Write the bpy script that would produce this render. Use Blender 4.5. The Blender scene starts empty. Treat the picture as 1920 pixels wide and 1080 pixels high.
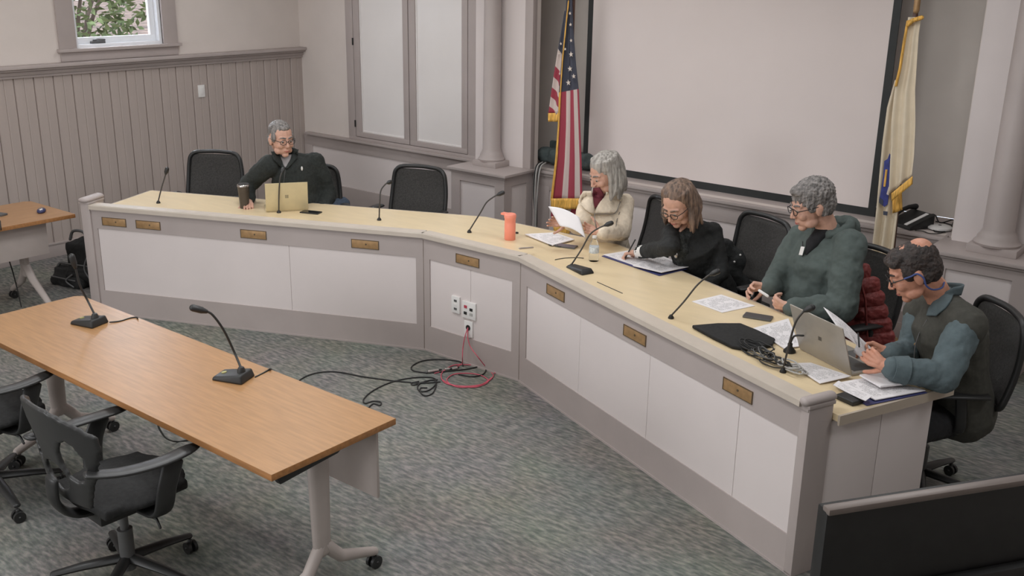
import bpy, bmesh, math, random
import numpy as np
from mathutils import Vector, Matrix, noise
PI = math.pi
random.seed(5)
C = bpy.context.scene.collection
SC = bpy.context.scene

# ------------------------------------------------------------------ camera, sky, lamps, exposure
FPX = 1900.4; PITCH = math.radians(17.737); ROLL = math.radians(0.8987); HEAD = math.radians(51.504 - 90); HC = 2.55
def ray(px, py):
    x = (px - 960) / FPX; y = -(py - 540) / FPX
    cr, sr = math.cos(ROLL), math.sin(ROLL)
    r = x * cr - y * sr; up = x * sr + y * cr
    cp, sp = math.cos(PITCH), math.sin(PITCH)
    fy = cp + up * sp; z = -sp + up * cp
    ca, sa = math.cos(HEAD), math.sin(HEAD)
    return Vector((r * ca + fy * sa, -r * sa + fy * ca, z))
def P(px, py, z):
    d = ray(px, py); return Vector((0, 0, HC)) + d * ((z - HC) / d.z)
def PX(px, py, x):
    d = ray(px, py); return Vector((0, 0, HC)) + d * (x / d.x)
def PY(px, py, y):
    d = ray(px, py); return Vector((0, 0, HC)) + d * (y / d.y)
def PD(px, py, D):
    d = ray(px, py); return Vector((0, 0, HC)) + d * (D / math.hypot(d.x, d.y))

cam_d = bpy.data.cameras.new('camera'); cam = bpy.data.objects.new('camera', cam_d); C.objects.link(cam)
cam_d.sensor_width = 36; cam_d.lens = 36 * FPX / 1920; cam_d.clip_start = 0.05; cam_d.clip_end = 200
fw = ray(960, 540).normalized(); rt = (ray(1960, 540) - ray(960, 540)).normalized(); upv = rt.cross(fw)
cam.matrix_world = Matrix.Translation((0, 0, HC)) @ Matrix((rt, upv, -fw)).transposed().to_4x4()
SC.camera = cam
SC.view_settings.view_transform = 'Standard'; SC.view_settings.look = 'None'; SC.view_settings.gamma = 1
SC.view_settings.use_curve_mapping = False; SC.view_settings.exposure = -0.10

W = bpy.data.worlds.new('sky'); SC.world = W; W.use_nodes = True
bg = W.node_tree.nodes['Background']; bg.inputs[0].default_value = (0.80, 0.88, 1.0, 1); bg.inputs[1].default_value = 3.4

def area(name, loc, target, sx, sy, power, col):
    l = bpy.data.lights.new(name, 'AREA'); l.shape = 'RECTANGLE'; l.size = sx; l.size_y = sy; l.energy = power; l.color = col
    o = bpy.data.objects.new(name, l); C.objects.link(o); o.location = loc
    o.rotation_euler = (Vector(target) - Vector(loc)).to_track_quat('-Z', 'Y').to_euler(); return o
LAMPS = [(-7.0, 3.4), (-7.0, 5.6), (-4.4, 3.4), (-4.4, 5.6), (-2.6, 2.6), (-1.8, 5.4), (-4.4, 1.0), (-1.8, 0.6), (0.6, 4.4)]  # last one is unseen fill, added to brighten end panel and right pedestal
LP = {(-2.6, 2.6): 30, (-1.8, 0.6): 30, (-4.4, 1.0): 34, (0.6, 4.4): 20, (-7.0, 3.4): 20, (-7.0, 5.6): 17, (-4.4, 5.6): 22, (-1.8, 5.4): 17}
for x, y in LAMPS:
    area('ceiling_and_fill_lamp', (x, y, 3.12), (x, y, 0), 1.15, 0.55, LP.get((x, y), 30), (0.975, 0.985, 1.0))
area('window_daylight', (-9.6, 5.1, 3.1), (-6.2, 5.3, 0.9), 1.0, 1.0, 125, (0.80, 0.88, 1.0))

for x, w in ((-5.4, 112), (-1.2, 24)):
    area('rear_fill_light', (x, -2.85, 1.75), (x - .2, 3, 1.2), 2.2, 1.5, w, (0.97, 0.98, 1.0))  # soft fill added behind the camera to brighten upright faces

# ------------------------------------------------------------------ materials
def lin(c):
    c = c / 255.0
    return c / 12.92 if c <= 0.04045 else ((c + 0.055) / 1.055) ** 2.4
def S(rgb, k=1.0): return tuple(min(0.92, lin(v) * k) for v in rgb)
MATS = {}
def mat(name, col, rough=0.6, metal=0.0, nz=None, bump=None, stretch=(1, 1, 1), col2=None, spec=None, detail=4):
    m = bpy.data.materials.new(name); m.use_nodes = True; nt = m.node_tree; b = nt.nodes['Principled BSDF']
    b.inputs['Base Color'].default_value = (*col, 1); b.inputs['Roughness'].default_value = rough; b.inputs['Metallic'].default_value = metal
    if spec is not None: b.inputs['Specular IOR Level'].default_value = spec
    tc = nt.nodes.new('ShaderNodeTexCoord'); mp = nt.nodes.new('ShaderNodeMapping'); mp.inputs['Scale'].default_value = stretch
    nt.links.new(tc.outputs['Object'], mp.inputs['Vector'])
    if nz:
        n = nt.nodes.new('ShaderNodeTexNoise'); n.inputs['Scale'].default_value = nz[0]; n.inputs['Detail'].default_value = detail
        nt.links.new(mp.outputs[0], n.inputs['Vector'])
        r = nt.nodes.new('ShaderNodeValToRGB'); r.color_ramp.elements[0].position = 0.35; r.color_ramp.elements[1].position = 0.65
        a = nz[1]; c2 = col2 or tuple(v * (1 - a) for v in col)
        c1 = col if col2 else tuple(min(1, v * (1 + a)) for v in col)
        r.color_ramp.elements[0].color = (*c2, 1); r.color_ramp.elements[1].color = (*c1, 1)
        nt.links.new(n.outputs['Fac'], r.inputs[0]); nt.links.new(r.outputs[0], b.inputs['Base Color'])
    if bump:
        n = nt.nodes.new('ShaderNodeTexNoise'); n.inputs['Scale'].default_value = bump[0]; n.inputs['Detail'].default_value = 6
        nt.links.new(mp.outputs[0], n.inputs['Vector'])
        bp = nt.nodes.new('ShaderNodeBump'); bp.inputs['Strength'].default_value = bump[1]; bp.inputs['Distance'].default_value = bump[2] if len(bump) > 2 else 0.01
        nt.links.new(n.outputs['Fac'], bp.inputs['Height']); nt.links.new(bp.outputs[0], b.inputs['Normal'])
    MATS[name] = m; return m
M_wall = mat('plaster', S((166, 158, 153), 1.75), 0.85, nz=(3, 0.02), bump=(60, 0.08))
M_taupe = mat('taupe_paint', S((138, 129, 126), 1.66), 0.5, nz=(4, 0.03), bump=(30, 0.05))
M_plank = mat('taupe_planks', S((136, 126, 121), 1.75), 0.5, nz=(5, 0.05), bump=(14, 0.1), stretch=(1, 1, .1))
M_panel = mat('panel_white', S((176, 168, 166), 1.6), 0.55, nz=(2, 0.02))
M_gloss = mat('cabinet_white', S((180, 176, 174), 1.7), 0.28, nz=(2, 0.02))
M_recess = mat('recess_grey', S((142, 136, 131), 2.4), 0.85, nz=(3, 0.03))
M_ceil = mat('ceiling_white', (0.75, 0.74, 0.72), 0.9, nz=(4, 0.02))
M_lam = mat('cream_laminate', S((216, 196, 160), 1.12), 0.30, nz=(9, 0.035), stretch=(.5, 2, 1))
M_edge = mat('lip_laminate', S((188, 177, 165), 1.1), 0.4, nz=(9, 0.03))
M_wood = mat('oak_laminate', S((192, 145, 98), 0.70), 0.36, nz=(7, 0.10), stretch=(0.8, 9, 9))
M_woode = mat('oak_edge', S((150, 104, 62), 1.2), 0.5, nz=(9, 0.15), stretch=(.6, 6, 6))
M_wooda = mat('oak_laminate_side', S((186, 142, 102), 0.80), 0.36, nz=(7, 0.10), stretch=(9, .8, 9))
M_black = mat('black_plastic', (0.018, 0.018, 0.018), 0.45, nz=(20, 0.1))
M_chair = mat('chair_fabric', (0.014, 0.014, 0.014), 0.85, nz=(60, 0.3), bump=(300, 0.3))
M_mesh = mat('chair_mesh', (0.05, 0.047, 0.044), 0.75, nz=(90, 0.25), bump=(400, 0.4))
M_dark = mat('dark_screen_border', (0.022, 0.024, 0.024), 0.6, nz=(9, 0.1))
M_greyleg = mat('light_grey_metal', S((168, 158, 153), 1.15), 0.4, nz=(9, 0.03))
M_shade = mat('grey_plastic', (0.10, 0.10, 0.10), 0.4, nz=(9, 0.05))
M_screen = mat('screen_cloth', S((178, 169, 166), 1.75), 0.9, nz=(2, 0.015))
M_brass = mat('brass', S((158, 126, 88), 1.15), 0.45, 0.35, nz=(30, 0.12))
M_brassd = mat('brass_engraving', (0.10, 0.07, 0.04), 0.6, nz=(30, 0.1))
M_gold = mat('gold_fringe', S((196, 150, 70), 1.3), 0.6, nz=(120, 0.35), stretch=(1, 1, .1))
M_paper = mat('paper_blank', (0.83, 0.80, 0.81), 0.75, nz=(10, 0.02))
M_white = mat('white_plastic', (0.78, 0.76, 0.74), 0.4, nz=(10, 0.02))
M_silver = mat('silver_laptop', (0.40, 0.37, 0.33), 0.42, 0.35, nz=(20, 0.03))
M_cream = mat('sand_laptop', S((196, 182, 146), 1.1), 0.45, 0.1, nz=(20, 0.03))
M_glassd = mat('phone_glass', (0.012, 0.012, 0.014), 0.15, nz=(5, 0.1))
M_coral = mat('coral_plastic', S((236, 140, 118), 1.15), 0.4, nz=(8, 0.03))
M_steel = mat('tumbler_steel', (0.10, 0.085, 0.075), 0.35, 0.6, nz=(12, 0.1))
M_chrome = mat('bright_steel', (0.55, 0.52, 0.5), 0.25, 0.9, nz=(12, 0.05))
M_pole = mat('flag_pole_wood', (0.09, 0.035, 0.02), 0.35, nz=(12, 0.2), stretch=(4, 4, .4))
M_red = mat('flag_red', S((150, 52, 66), 1.55), 0.7, nz=(12, 0.1), bump=(200, .1))
M_navy = mat('flag_navy', S((58, 62, 76), 1.1), 0.7, nz=(12, 0.1), bump=(200, .1))
M_fwhite = mat('flag_white', S((196, 184, 174), 1.25), 0.7, nz=(12, 0.04), bump=(200, .1))
M_mawhite = mat('flag_cream', S((178, 166, 146), 1.6), 0.7, nz=(12, 0.04), bump=(200, .1))
M_blue = mat('shield_blue', (0.035, 0.045, 0.22), 0.6, nz=(25, 0.2))
M_teal = mat('teal_cloth', S((78, 88, 88), 1.2), 0.9, nz=(12, 0.25), bump=(50, .4))
M_redc = mat('red_cable', S((190, 84, 100), 1.1), 0.5, nz=(20, 0.1))
M_skin = mat('skin_light', S((200, 156, 136), 1.05), 0.5, nz=(30, 0.08), bump=(120, .12))
M_skin2 = mat('skin_tan', S((196, 140, 116), 1.08), 0.5, nz=(30, 0.08), bump=(120, .12))
M_lips = mat('lips', S((170, 100, 92), 1.1), 0.5, nz=(30, .1))
M_eyew = mat('eye_white', (0.36, 0.32, 0.30), 0.3, nz=(30, .05))
M_iris = mat('iris', (0.05, 0.04, 0.03), 0.3, nz=(30, .1))
def hairmat(n, c, c2, st=(40, 40, 5)): return mat(n, c, 0.55, nz=(1.6, .3), col2=c2, bump=(1.6, .6, .02), stretch=st, detail=6)
M_hair_grey = hairmat('grey_hair', (0.30, 0.275, 0.26), (0.10, 0.092, 0.088))
M_hair_silver = hairmat('silver_hair', (0.46, 0.43, 0.39), (0.22, 0.20, 0.18))
M_hair_brown = hairmat('brown_hair', (0.26, 0.17, 0.12), (0.075, 0.05, 0.04))
M_hair_dark = hairmat('dark_hair', (0.055, 0.038, 0.032), (0.018, 0.013, 0.012), (30, 30, 30))
M_jblack = mat('charcoal_knit', (0.022, 0.026, 0.024), 0.9, nz=(80, .2), bump=(9, .5, .03))
M_shirtg = mat('grey_shirt', (0.30, 0.28, 0.28), 0.8, nz=(30, .1))
M_jeans = mat('blue_jeans', (0.055, 0.075, 0.11), 0.85, nz=(60, .2), bump=(12, .4, .02))
M_trous = mat('black_trousers', (0.012, 0.012, 0.014), 0.9, nz=(40, .2), bump=(12, .4, .02))
M_ivory = mat('ivory_wool', S((214, 200, 180), 1.12), 0.9, nz=(40, .06), bump=(40, .35, .02))
M_maroon = mat('maroon_top', (0.17, 0.03, 0.045), 0.8, nz=(30, .1))
M_jet = mat('black_jacket', (0.014, 0.015, 0.015), 0.85, nz=(50, .2), bump=(14, .5, .03))
M_scarf = mat('patterned_scarf', (0.05, 0.055, 0.055), 0.9, nz=(55, .3), col2=(0.012, 0.014, 0.014), bump=(30, .5, .02))
M_hood = mat('green_fleece', S((84, 94, 91), 0.92), 0.9, nz=(30, .07), bump=(12, .4, .02))
M_vest = mat('olive_vest', S((80, 79, 72), 0.72), 0.9, nz=(50, .1), bump=(10, .4, .02))
M_shirtb = mat('teal_shirt', S((92, 106, 110), 0.92), 0.85, nz=(30, .06), bump=(9, .5, .03))
M_puffer = mat('red_puffer', S((120, 48, 46), 1.05), 0.55, nz=(25, .12), bump=(25, .4, .02))
M_shoe = mat('black_shoe', (0.015, 0.013, 0.012), 0.4, nz=(20, .1))
M_led = mat('mic_led_off', (0.35, 0.33, 0.12), 0.4, nz=(20, .1))
M_cable = mat('black_cable', (0.012, 0.012, 0.012), 0.5, nz=(20, .1))
M_gcable = mat('grey_cable', (0.42, 0.41, 0.39), 0.5, nz=(20, .1))
M_bluef = mat('blue_folder', (0.05, 0.055, 0.17), 0.5, nz=(9, .05))
M_winw = mat('window_vinyl', (0.82, 0.83, 0.86), 0.35, nz=(9, .02))
M_steelb = mat('blue_ear_loop', (0.06, 0.09, 0.26), 0.5, nz=(9, .05))

def carpet():
    m = bpy.data.materials.new('carpet'); m.use_nodes = True; nt = m.node_tree; b = nt.nodes['Principled BSDF']; b.inputs['Roughness'].default_value = 0.95
    b.inputs['Specular IOR Level'].default_value = 0.1
    tc = nt.nodes.new('ShaderNodeTexCoord')
    def nzn(sc, st, det=3):
        mp = nt.nodes.new('ShaderNodeMapping'); mp.inputs['Scale'].default_value = st; nt.links.new(tc.outputs['Object'], mp.inputs[0])
        n = nt.nodes.new('ShaderNodeTexNoise'); n.inputs['Scale'].default_value = sc; n.inputs['Detail'].default_value = det
        nt.links.new(mp.outputs[0], n.inputs['Vector']); return n
    a = nzn(30, (0.55, 1.7, 1), 6); c = nzn(2.2, (1, 1, 1)); g = nzn(260, (1, 1, 1), 2)
    r = nt.nodes.new('ShaderNodeValToRGB'); e = r.color_ramp.elements
    e[0].position = 0.36; e[0].color = (*S((97, 99, 95), 1.42), 1); e[1].position = 0.66; e[1].color = (*S((140, 137, 130), 1.42), 1)
    k = e.new(0.5); k.color = (*S((116, 116, 111), 1.42), 1)
    nt.links.new(a.outputs['Fac'], r.inputs[0])
    mx = nt.nodes.new('ShaderNodeMix'); mx.data_type = 'RGBA'; mx.blend_type = 'MULTIPLY'; mx.inputs[0].default_value = 0.35
    nt.links.new(r.outputs[0], mx.inputs[6]); nt.links.new(g.outputs['Color'], mx.inputs[7])
    m2 = nt.nodes.new('ShaderNodeMix'); m2.data_type = 'RGBA'; m2.blend_type = 'MULTIPLY'; m2.inputs[0].default_value = 0.25
    nt.links.new(mx.outputs[2], m2.inputs[6]); nt.links.new(c.outputs['Color'], m2.inputs[7]); nt.links.new(m2.outputs[2], b.inputs['Base Color'])
    bp = nt.nodes.new('ShaderNodeBump'); bp.inputs['Strength'].default_value = 0.5; bp.inputs['Distance'].default_value = 0.004
    nt.links.new(g.outputs['Fac'], bp.inputs['Height']); nt.links.new(bp.outputs[0], b.inputs['Normal']); return m
M_carpet = carpet()
def printed(name, lines=70, tint=(0.83, 0.80, 0.81), dark=0.42, seed=0):
    # paper with rows of print: flat print on the sheet, in UV
    m = bpy.data.materials.new(name); m.use_nodes = True; nt = m.node_tree; b = nt.nodes['Principled BSDF']; b.inputs['Roughness'].default_value = 0.75
    tc = nt.nodes.new('ShaderNodeTexCoord'); sp = nt.nodes.new('ShaderNodeSeparateXYZ'); nt.links.new(tc.outputs['UV'], sp.inputs[0])
    def mth(op, a, bb=None, c=None):
        n = nt.nodes.new('ShaderNodeMath'); n.operation = op
        for i, v in enumerate((a, bb, c)):
            if v is None: continue
            if isinstance(v, (int, float)): n.inputs[i].default_value = v
            else: nt.links.new(v, n.inputs[i])
        return n.outputs[0]
    row = mth('LESS_THAN', mth('FRACT', mth('MULTIPLY', sp.outputs[1], lines * .5)), 0.45)
    mp = nt.nodes.new('ShaderNodeMapping'); mp.inputs['Scale'].default_value = (40, lines * .5, 1); mp.inputs['Location'].default_value = (seed, seed, 0); nt.links.new(tc.outputs['UV'], mp.inputs[0])
    n = nt.nodes.new('ShaderNodeTexNoise'); n.inputs['Scale'].default_value = 1.0; nt.links.new(mp.outputs[0], n.inputs[0])
    ink = mth('MULTIPLY', row, mth('GREATER_THAN', n.outputs['Fac'], 0.47))
    n2 = nt.nodes.new('ShaderNodeTexNoise'); n2.inputs['Scale'].default_value = 5; nt.links.new(tc.outputs['UV'], n2.inputs[0])
    ink = mth('MULTIPLY', ink, mth('GREATER_THAN', n2.outputs['Fac'], 0.44))
    inx = mth('MULTIPLY', mth('GREATER_THAN', sp.outputs[0], 0.1), mth('LESS_THAN', sp.outputs[0], 0.88))
    iny = mth('MULTIPLY', mth('GREATER_THAN', sp.outputs[1], 0.08), mth('LESS_THAN', sp.outputs[1], 0.92))
    ink = mth('MULTIPLY', ink, mth('MULTIPLY', inx, iny))
    mx = nt.nodes.new('ShaderNodeMix'); mx.data_type = 'RGBA'; nt.links.new(ink, mx.inputs[0])
    mx.inputs[6].default_value = (*tint, 1); mx.inputs[7].default_value = (*[t * dark for t in tint], 1)
    nt.links.new(mx.outputs[2], b.inputs['Base Color']); return m
M_print = printed('printed_paper'); M_print2 = printed('printed_paper_dense', 90, dark=.35, seed=7)
def glassmat(name, col=(1, 1, 1), rough=0.02, ior=1.45):
    m = bpy.data.materials.new(name); m.use_nodes = True; b = m.node_tree.nodes['Principled BSDF']
    b.inputs['Base Color'].default_value = (*col, 1); b.inputs['Transmission Weight'].default_value = 1; b.inputs['Roughness'].default_value = rough; b.inputs['IOR'].default_value = ior
    tc = m.node_tree.nodes.new('ShaderNodeTexCoord'); n = m.node_tree.nodes.new('ShaderNodeTexNoise'); bp = m.node_tree.nodes.new('ShaderNodeBump'); bp.inputs['Strength'].default_value = .02
    m.node_tree.links.new(tc.outputs['Object'], n.inputs[0]); m.node_tree.links.new(n.outputs[0], bp.inputs['Height']); m.node_tree.links.new(bp.outputs[0], b.inputs['Normal'])
    return m
M_glass = glassmat('window_glass', (1, 1, 1), 0.0, 1.02); M_bottle = glassmat('clear_plastic', (.93, .95, .96), .08, 1.2)

# ------------------------------------------------------------------ mesh helpers
class MB:
    def __init__(s): s.v = []; s.f = []; s.M = Matrix.Identity(4); s.uv = None
    def at(s, loc=(0, 0, 0), rz=0.0, M=None): s.M = M if M is not None else Matrix.Translation(loc) @ Matrix.Rotation(rz, 4, 'Z'); return s
    def add(s, vs, fs):
        o = len(s.v); M = s.M
        s.v += [tuple(M @ Vector(p)) for p in vs]; s.f += [tuple(i + o for i in f) for f in fs]; return s
    def box(s, x0, x1, y0, y1, z0, z1):
        e = 0.00011 * (len(s.v) // 8 % 9); x0 -= e; x1 += e; y0 -= e; y1 += e; z0 -= e * .5; z1 += e   # no two faces of one mesh coincide
        return s.add([(x0, y0, z0), (x1, y0, z0), (x1, y1, z0), (x0, y1, z0), (x0, y0, z1), (x1, y0, z1), (x1, y1, z1), (x0, y1, z1)],
                     [(3, 2, 1, 0), (4, 5, 6, 7), (0, 1, 5, 4), (1, 2, 6, 5), (2, 3, 7, 6), (3, 0, 4, 7)])
    def prism(s, poly, z0, z1):
        n = len(poly); a = sum(poly[i][0] * poly[(i + 1) % n][1] - poly[(i + 1) % n][0] * poly[i][1] for i in range(n))
        if a < 0: poly = poly[::-1]
        vs = [(p[0], p[1], z0) for p in poly] + [(p[0], p[1], z1) for p in poly]
        return s.add(vs, [tuple(range(n - 1, -1, -1)), tuple(range(n, 2 * n))] + [(i, (i + 1) % n, n + (i + 1) % n, n + i) for i in range(n)])
    def lathe(s, prof, n=20, M=None):
        vs = []; fs = []
        for r, z in prof: vs += [(r * math.cos(2 * PI * k / n), r * math.sin(2 * PI * k / n), z) for k in range(n)]
        m = len(prof)
        for i in range(m - 1):
            for k in range(n): fs.append((i * n + k, i * n + (k + 1) % n, (i + 1) * n + (k + 1) % n, (i + 1) * n + k))
        fs.append(tuple(range(n - 1, -1, -1))); fs.append(tuple((m - 1) * n + k for k in range(n)))
        if M is not None: vs = [tuple(M @ Vector(p)) for p in vs]
        return s.add(vs, fs)
    def tube(s, pts, rad, n=10, side=None, dome=True):
        pts = [Vector(p) for p in pts]; m = len(pts)
        if not isinstance(rad, (list, tuple)): rad = [rad] * m
        R = [(r, r) if not isinstance(r, (list, tuple)) else tuple(r) for r in rad]
        T = []
        for i in range(m):
            t = pts[min(i + 1, m - 1)] - pts[max(i - 1, 0)]; T.append(t.normalized() if t.length > 1e-9 else Vector((0, 0, 1)))
        if dome:
            rr0 = min(R[0]); rr1 = min(R[-1]); p0 = []; r0 = []; p1 = []; r1 = []
            for a in (80, 55, 28):
                c, q = math.cos(math.radians(a)), math.sin(math.radians(a))
                p0.append(pts[0] - T[0] * rr0 * q); r0.append((R[0][0] * c, R[0][1] * c))
                p1.insert(0, pts[-1] + T[-1] * rr1 * q); r1.insert(0, (R[-1][0] * c, R[-1][1] * c))
            pts = p0 + pts + p1; R = r0 + R + r1; T = [T[0]] * 3 + T + [T[-1]] * 3; m = len(pts)
        sv = Vector(side) if side is not None else (Vector((1, 0, 0)) if abs(T[0].x) < 0.8 else Vector((0, 1, 0)))
        vs = []; fs = []
        for i in range(m):
            a = sv - T[i] * sv.dot(T[i])
            if a.length < 1e-5: a = T[i].orthogonal()
            a.normalize(); b = T[i].cross(a)
            if side is None: sv = a
            for k in range(n):
                th = 2 * PI * k / n; vs.append(tuple(pts[i] + a * (R[i][0] * math.cos(th)) + b * (R[i][1] * math.sin(th))))
        for i in range(m - 1):
            for k in range(n): fs.append((i * n + k, i * n + (k + 1) % n, (i + 1) * n + (k + 1) % n, (i + 1) * n + k))
        fs.append(tuple(range(n - 1, -1, -1))); fs.append(tuple((m - 1) * n + k for k in range(n)))
        return s.add(vs, fs)
    def ell(s, c, r, M=None, n=14, m=9):
        if not isinstance(r, (list, tuple)): r = (r, r, r)
        vs = [(0, 0, -1)]
        for i in range(1, m):
            ph = -PI / 2 + PI * i / m
            vs += [(math.cos(ph) * math.cos(2 * PI * k / n), math.cos(ph) * math.sin(2 * PI * k / n), math.sin(ph)) for k in range(n)]
        vs.append((0, 0, 1)); fs = []
        for k in range(n): fs.append((0, 1 + (k + 1) % n, 1 + k))
        for i in range(m - 2):
            for k in range(n): a = 1 + i * n; fs.append((a + k, a + (k + 1) % n, a + n + (k + 1) % n, a + n + k))
        a = 1 + (m - 2) * n
        for k in range(n): fs.append((a + k, a + (k + 1) % n, len(vs) - 1))
        R = M.to_3x3() if M is not None else Matrix.Identity(3)
        return s.add([tuple(Vector(c) + R @ Vector((p[0] * r[0], p[1] * r[1], p[2] * r[2]))) for p in vs], fs)
    def sheet(s, fn, nu, nv, th=0.0008):
        # a grid surface fn(u,v) given a real thickness
        g = [[Vector(fn(i / nu, j / nv)) for i in range(nu + 1)] for j in range(nv + 1)]
        vs = []; w = nu + 1; uv = []
        N = []
        for j in range(nv + 1):
            for i in range(nu + 1):
                du = g[j][min(i + 1, nu)] - g[j][max(i - 1, 0)]; dv = g[min(j + 1, nv)][i] - g[max(j - 1, 0)][i]
                nn = du.cross(dv); N.append(nn.normalized() if nn.length > 1e-12 else Vector((0, 0, 1)))
        for sgn in (0.5, -0.5):
            for j in range(nv + 1):
                for i in range(nu + 1): vs.append(tuple(g[j][i] + N[j * w + i] * th * sgn)); uv.append((i / nu, j / nv))
        o = w * (nv + 1); fs = []
        for j in range(nv):
            for i in range(nu):
                a = j * w + i; fs.append((a, a + 1, a + w + 1, a + w)); fs.append((o + a, o + a + w, o + a + w + 1, o + a + 1))
        for i in range(nu):
            fs.append((i, o + i, o + i + 1, i + 1)); a = nv * w + i; fs.append((a, a + 1, o + a + 1, o + a))
        for j in range(nv):
            a = j * w; fs.append((a, a + w, o + a + w, o + a)); a = j * w + nu; fs.append((a, o + a, o + a + w, a + w))
        if s.uv is None: s.uv = [(0, 0)] * len(s.v)
        s.uv += uv
        return s.add(vs, fs)
    def build(s, name, m, parent=None, smooth=False, bevel=0.0, seg=2):
        me = bpy.data.meshes.new(name); me.from_pydata(s.v, [], s.f); me.update()
        if s.uv is not None:
            ul = me.uv_layers.new(name='UVMap'); uv = s.uv + [(0, 0)] * (len(s.v) - len(s.uv))
            for lp in me.loops: ul.data[lp.index].uv = uv[lp.vertex_index]
        if bevel > 0:
            bm = bmesh.new(); bm.from_mesh(me); bmesh.ops.recalc_face_normals(bm, faces=bm.faces)
            es = [e for e in bm.edges if len(e.link_faces) == 2 and e.calc_face_angle(0) > 0.6]
            bmesh.ops.bevel(bm, geom=es, offset=bevel, segments=seg, profile=0.6, affect='EDGES', clamp_overlap=True); bm.to_mesh(me); bm.free()
        me.materials.append(m)
        if smooth: me.shade_smooth()
        if bevel > 0 or smooth == 'auto':
            me.shade_smooth(); me.set_sharp_from_angle(angle=math.radians(28 if bevel > 0 and seg < 3 else 50))
        o = bpy.data.objects.new(name, me); C.objects.link(o)
        if parent is not None: o.parent = parent
        return o
TEXS = {}
def clouds(size):
    if size not in TEXS:
        t = bpy.data.textures.new('clouds', 'CLOUDS'); t.noise_scale = size; t.noise_depth = 3; TEXS[size] = t
    return TEXS[size]
def vox(mb, name, m, parent, voxel=0.008, smooth=3, disp=None, post=None):
    """fuse overlapping solids into one continuous surface"""
    me = bpy.data.meshes.new(name); me.from_pydata(mb.v, [], mb.f); me.update()
    bm = bmesh.new(); bm.from_mesh(me); bmesh.ops.recalc_face_normals(bm, faces=bm.faces); bm.to_mesh(me); bm.free()
    o = bpy.data.objects.new(name, me); C.objects.link(o)
    r = o.modifiers.new('r', 'REMESH'); r.mode = 'VOXEL'; r.voxel_size = voxel; r.use_smooth_shade = True
    if smooth: s_ = o.modifiers.new('s', 'SMOOTH'); s_.iterations = smooth; s_.factor = 0.5
    for d in (disp or []):
        dm = o.modifiers.new('d', 'DISPLACE'); dm.texture = clouds(d[0]); dm.strength = d[1]; dm.mid_level = 0.5; dm.texture_coords = 'LOCAL'
    dg = bpy.context.evaluated_depsgraph_get(); dg.update()
    nm = bpy.data.meshes.new_from_object(o.evaluated_get(dg)); bpy.data.objects.remove(o); bpy.data.meshes.remove(me)
    nm.name = name; nm.materials.clear(); nm.materials.append(m); nm.shade_smooth()
    o = bpy.data.objects.new(name, nm); C.objects.link(o)
    if parent is not None: o.parent = parent
    return o
def join(objs, name):
    """one mesh object out of several shells of the same body"""
    bm = bmesh.new()
    for o in objs: bm.from_mesh(o.data)
    me = bpy.data.meshes.new(name); bm.to_mesh(me); bm.free(); me.materials.append(objs[0].data.materials[0]); me.shade_smooth()
    p = objs[0].parent
    for o in objs: bpy.data.objects.remove(o)
    o = bpy.data.objects.new(name, me); C.objects.link(o); o.parent = p; return o

def tag(o, label=None, cat=None, group=None, kind=None):
    if label: o['label'] = label
    if cat: o['category'] = cat
    if group: o['group'] = group
    if kind: o['kind'] = kind
    return o
def thing(name, label, cat, loc=(0, 0, 0), rz=0.0, group=None):
    o = bpy.data.objects.new(name, None); o.empty_display_size = 0.1; C.objects.link(o); o.location = loc; o.rotation_euler = (0, 0, rz)
    return tag(o, label, cat, group)
def struct(name, mb, m, label=None, **k):
    o = mb.build(name, m, **k); o['kind'] = 'structure'
    if label: o['label'] = label
    return o
def dup(root, loc, rz, label, group=None):
    r = root.copy(); C.objects.link(r); r.location = loc; r.rotation_euler = (0, 0, rz); r['label'] = label
    if group: r['group'] = group
    for ch in list(root.children):
        c = ch.copy(); C.objects.link(c); c.parent = r
        for g in list(ch.children):
            d = g.copy(); C.objects.link(d); d.parent = c
    return r
def U(pts, n=8):
    """smooth curve through points (Catmull-Rom)"""
    pts = [Vector(p) for p in pts]; out = []
    for i in range(len(pts) - 1):
        p0 = pts[max(i - 1, 0)]; p1 = pts[i]; p2 = pts[i + 1]; p3 = pts[min(i + 2, len(pts) - 1)]
        for k in range(n):
            t = k / n; out.append(0.5 * ((2 * p1) + (p2 - p0) * t + (2 * p0 - 5 * p1 + 4 * p2 - p3) * t * t + (3 * p1 - p0 - 3 * p2 + p3) * t ** 3))
    out.append(pts[-1]); return out

exec_parts = []
# ------------------------------------------------------------------ the room
XA = -8.617; YB = 7.17; XR = 2.6; YF = -3.0; ZC = 3.2
struct('floor', MB().box(XA - .1, XR, YF, 8.0, -0.08, 0), M_carpet, 'grey green streaked carpet')
struct('ceiling', MB().box(XA - .1, XR, YF, 8.0, ZC, ZC + .1), M_ceil)
WY0, WY1, WZ0, WZ1 = 4.68, 5.54, 1.79, 2.95
struct('added_window_2', MB().box(-6.4, -4.0, YF + .001, YF + .03, .9, 2.6), M_winw); struct('added_window_3', MB().box(-2.4, 0, YF + .001, YF + .03, .9, 2.6), M_winw)  # unseen windows behind the camera, added to go with the rear fill
wl = struct('wall_left', MB().box(XA - .12, XA, YF, WY0, 0, ZC).box(XA - .12, XA, WY1, 8.0, 0, ZC).box(XA - .12, XA, WY0, WY1, 0, WZ0).box(XA - .12, XA, WY0, WY1, WZ1, ZC), M_wall)
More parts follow.
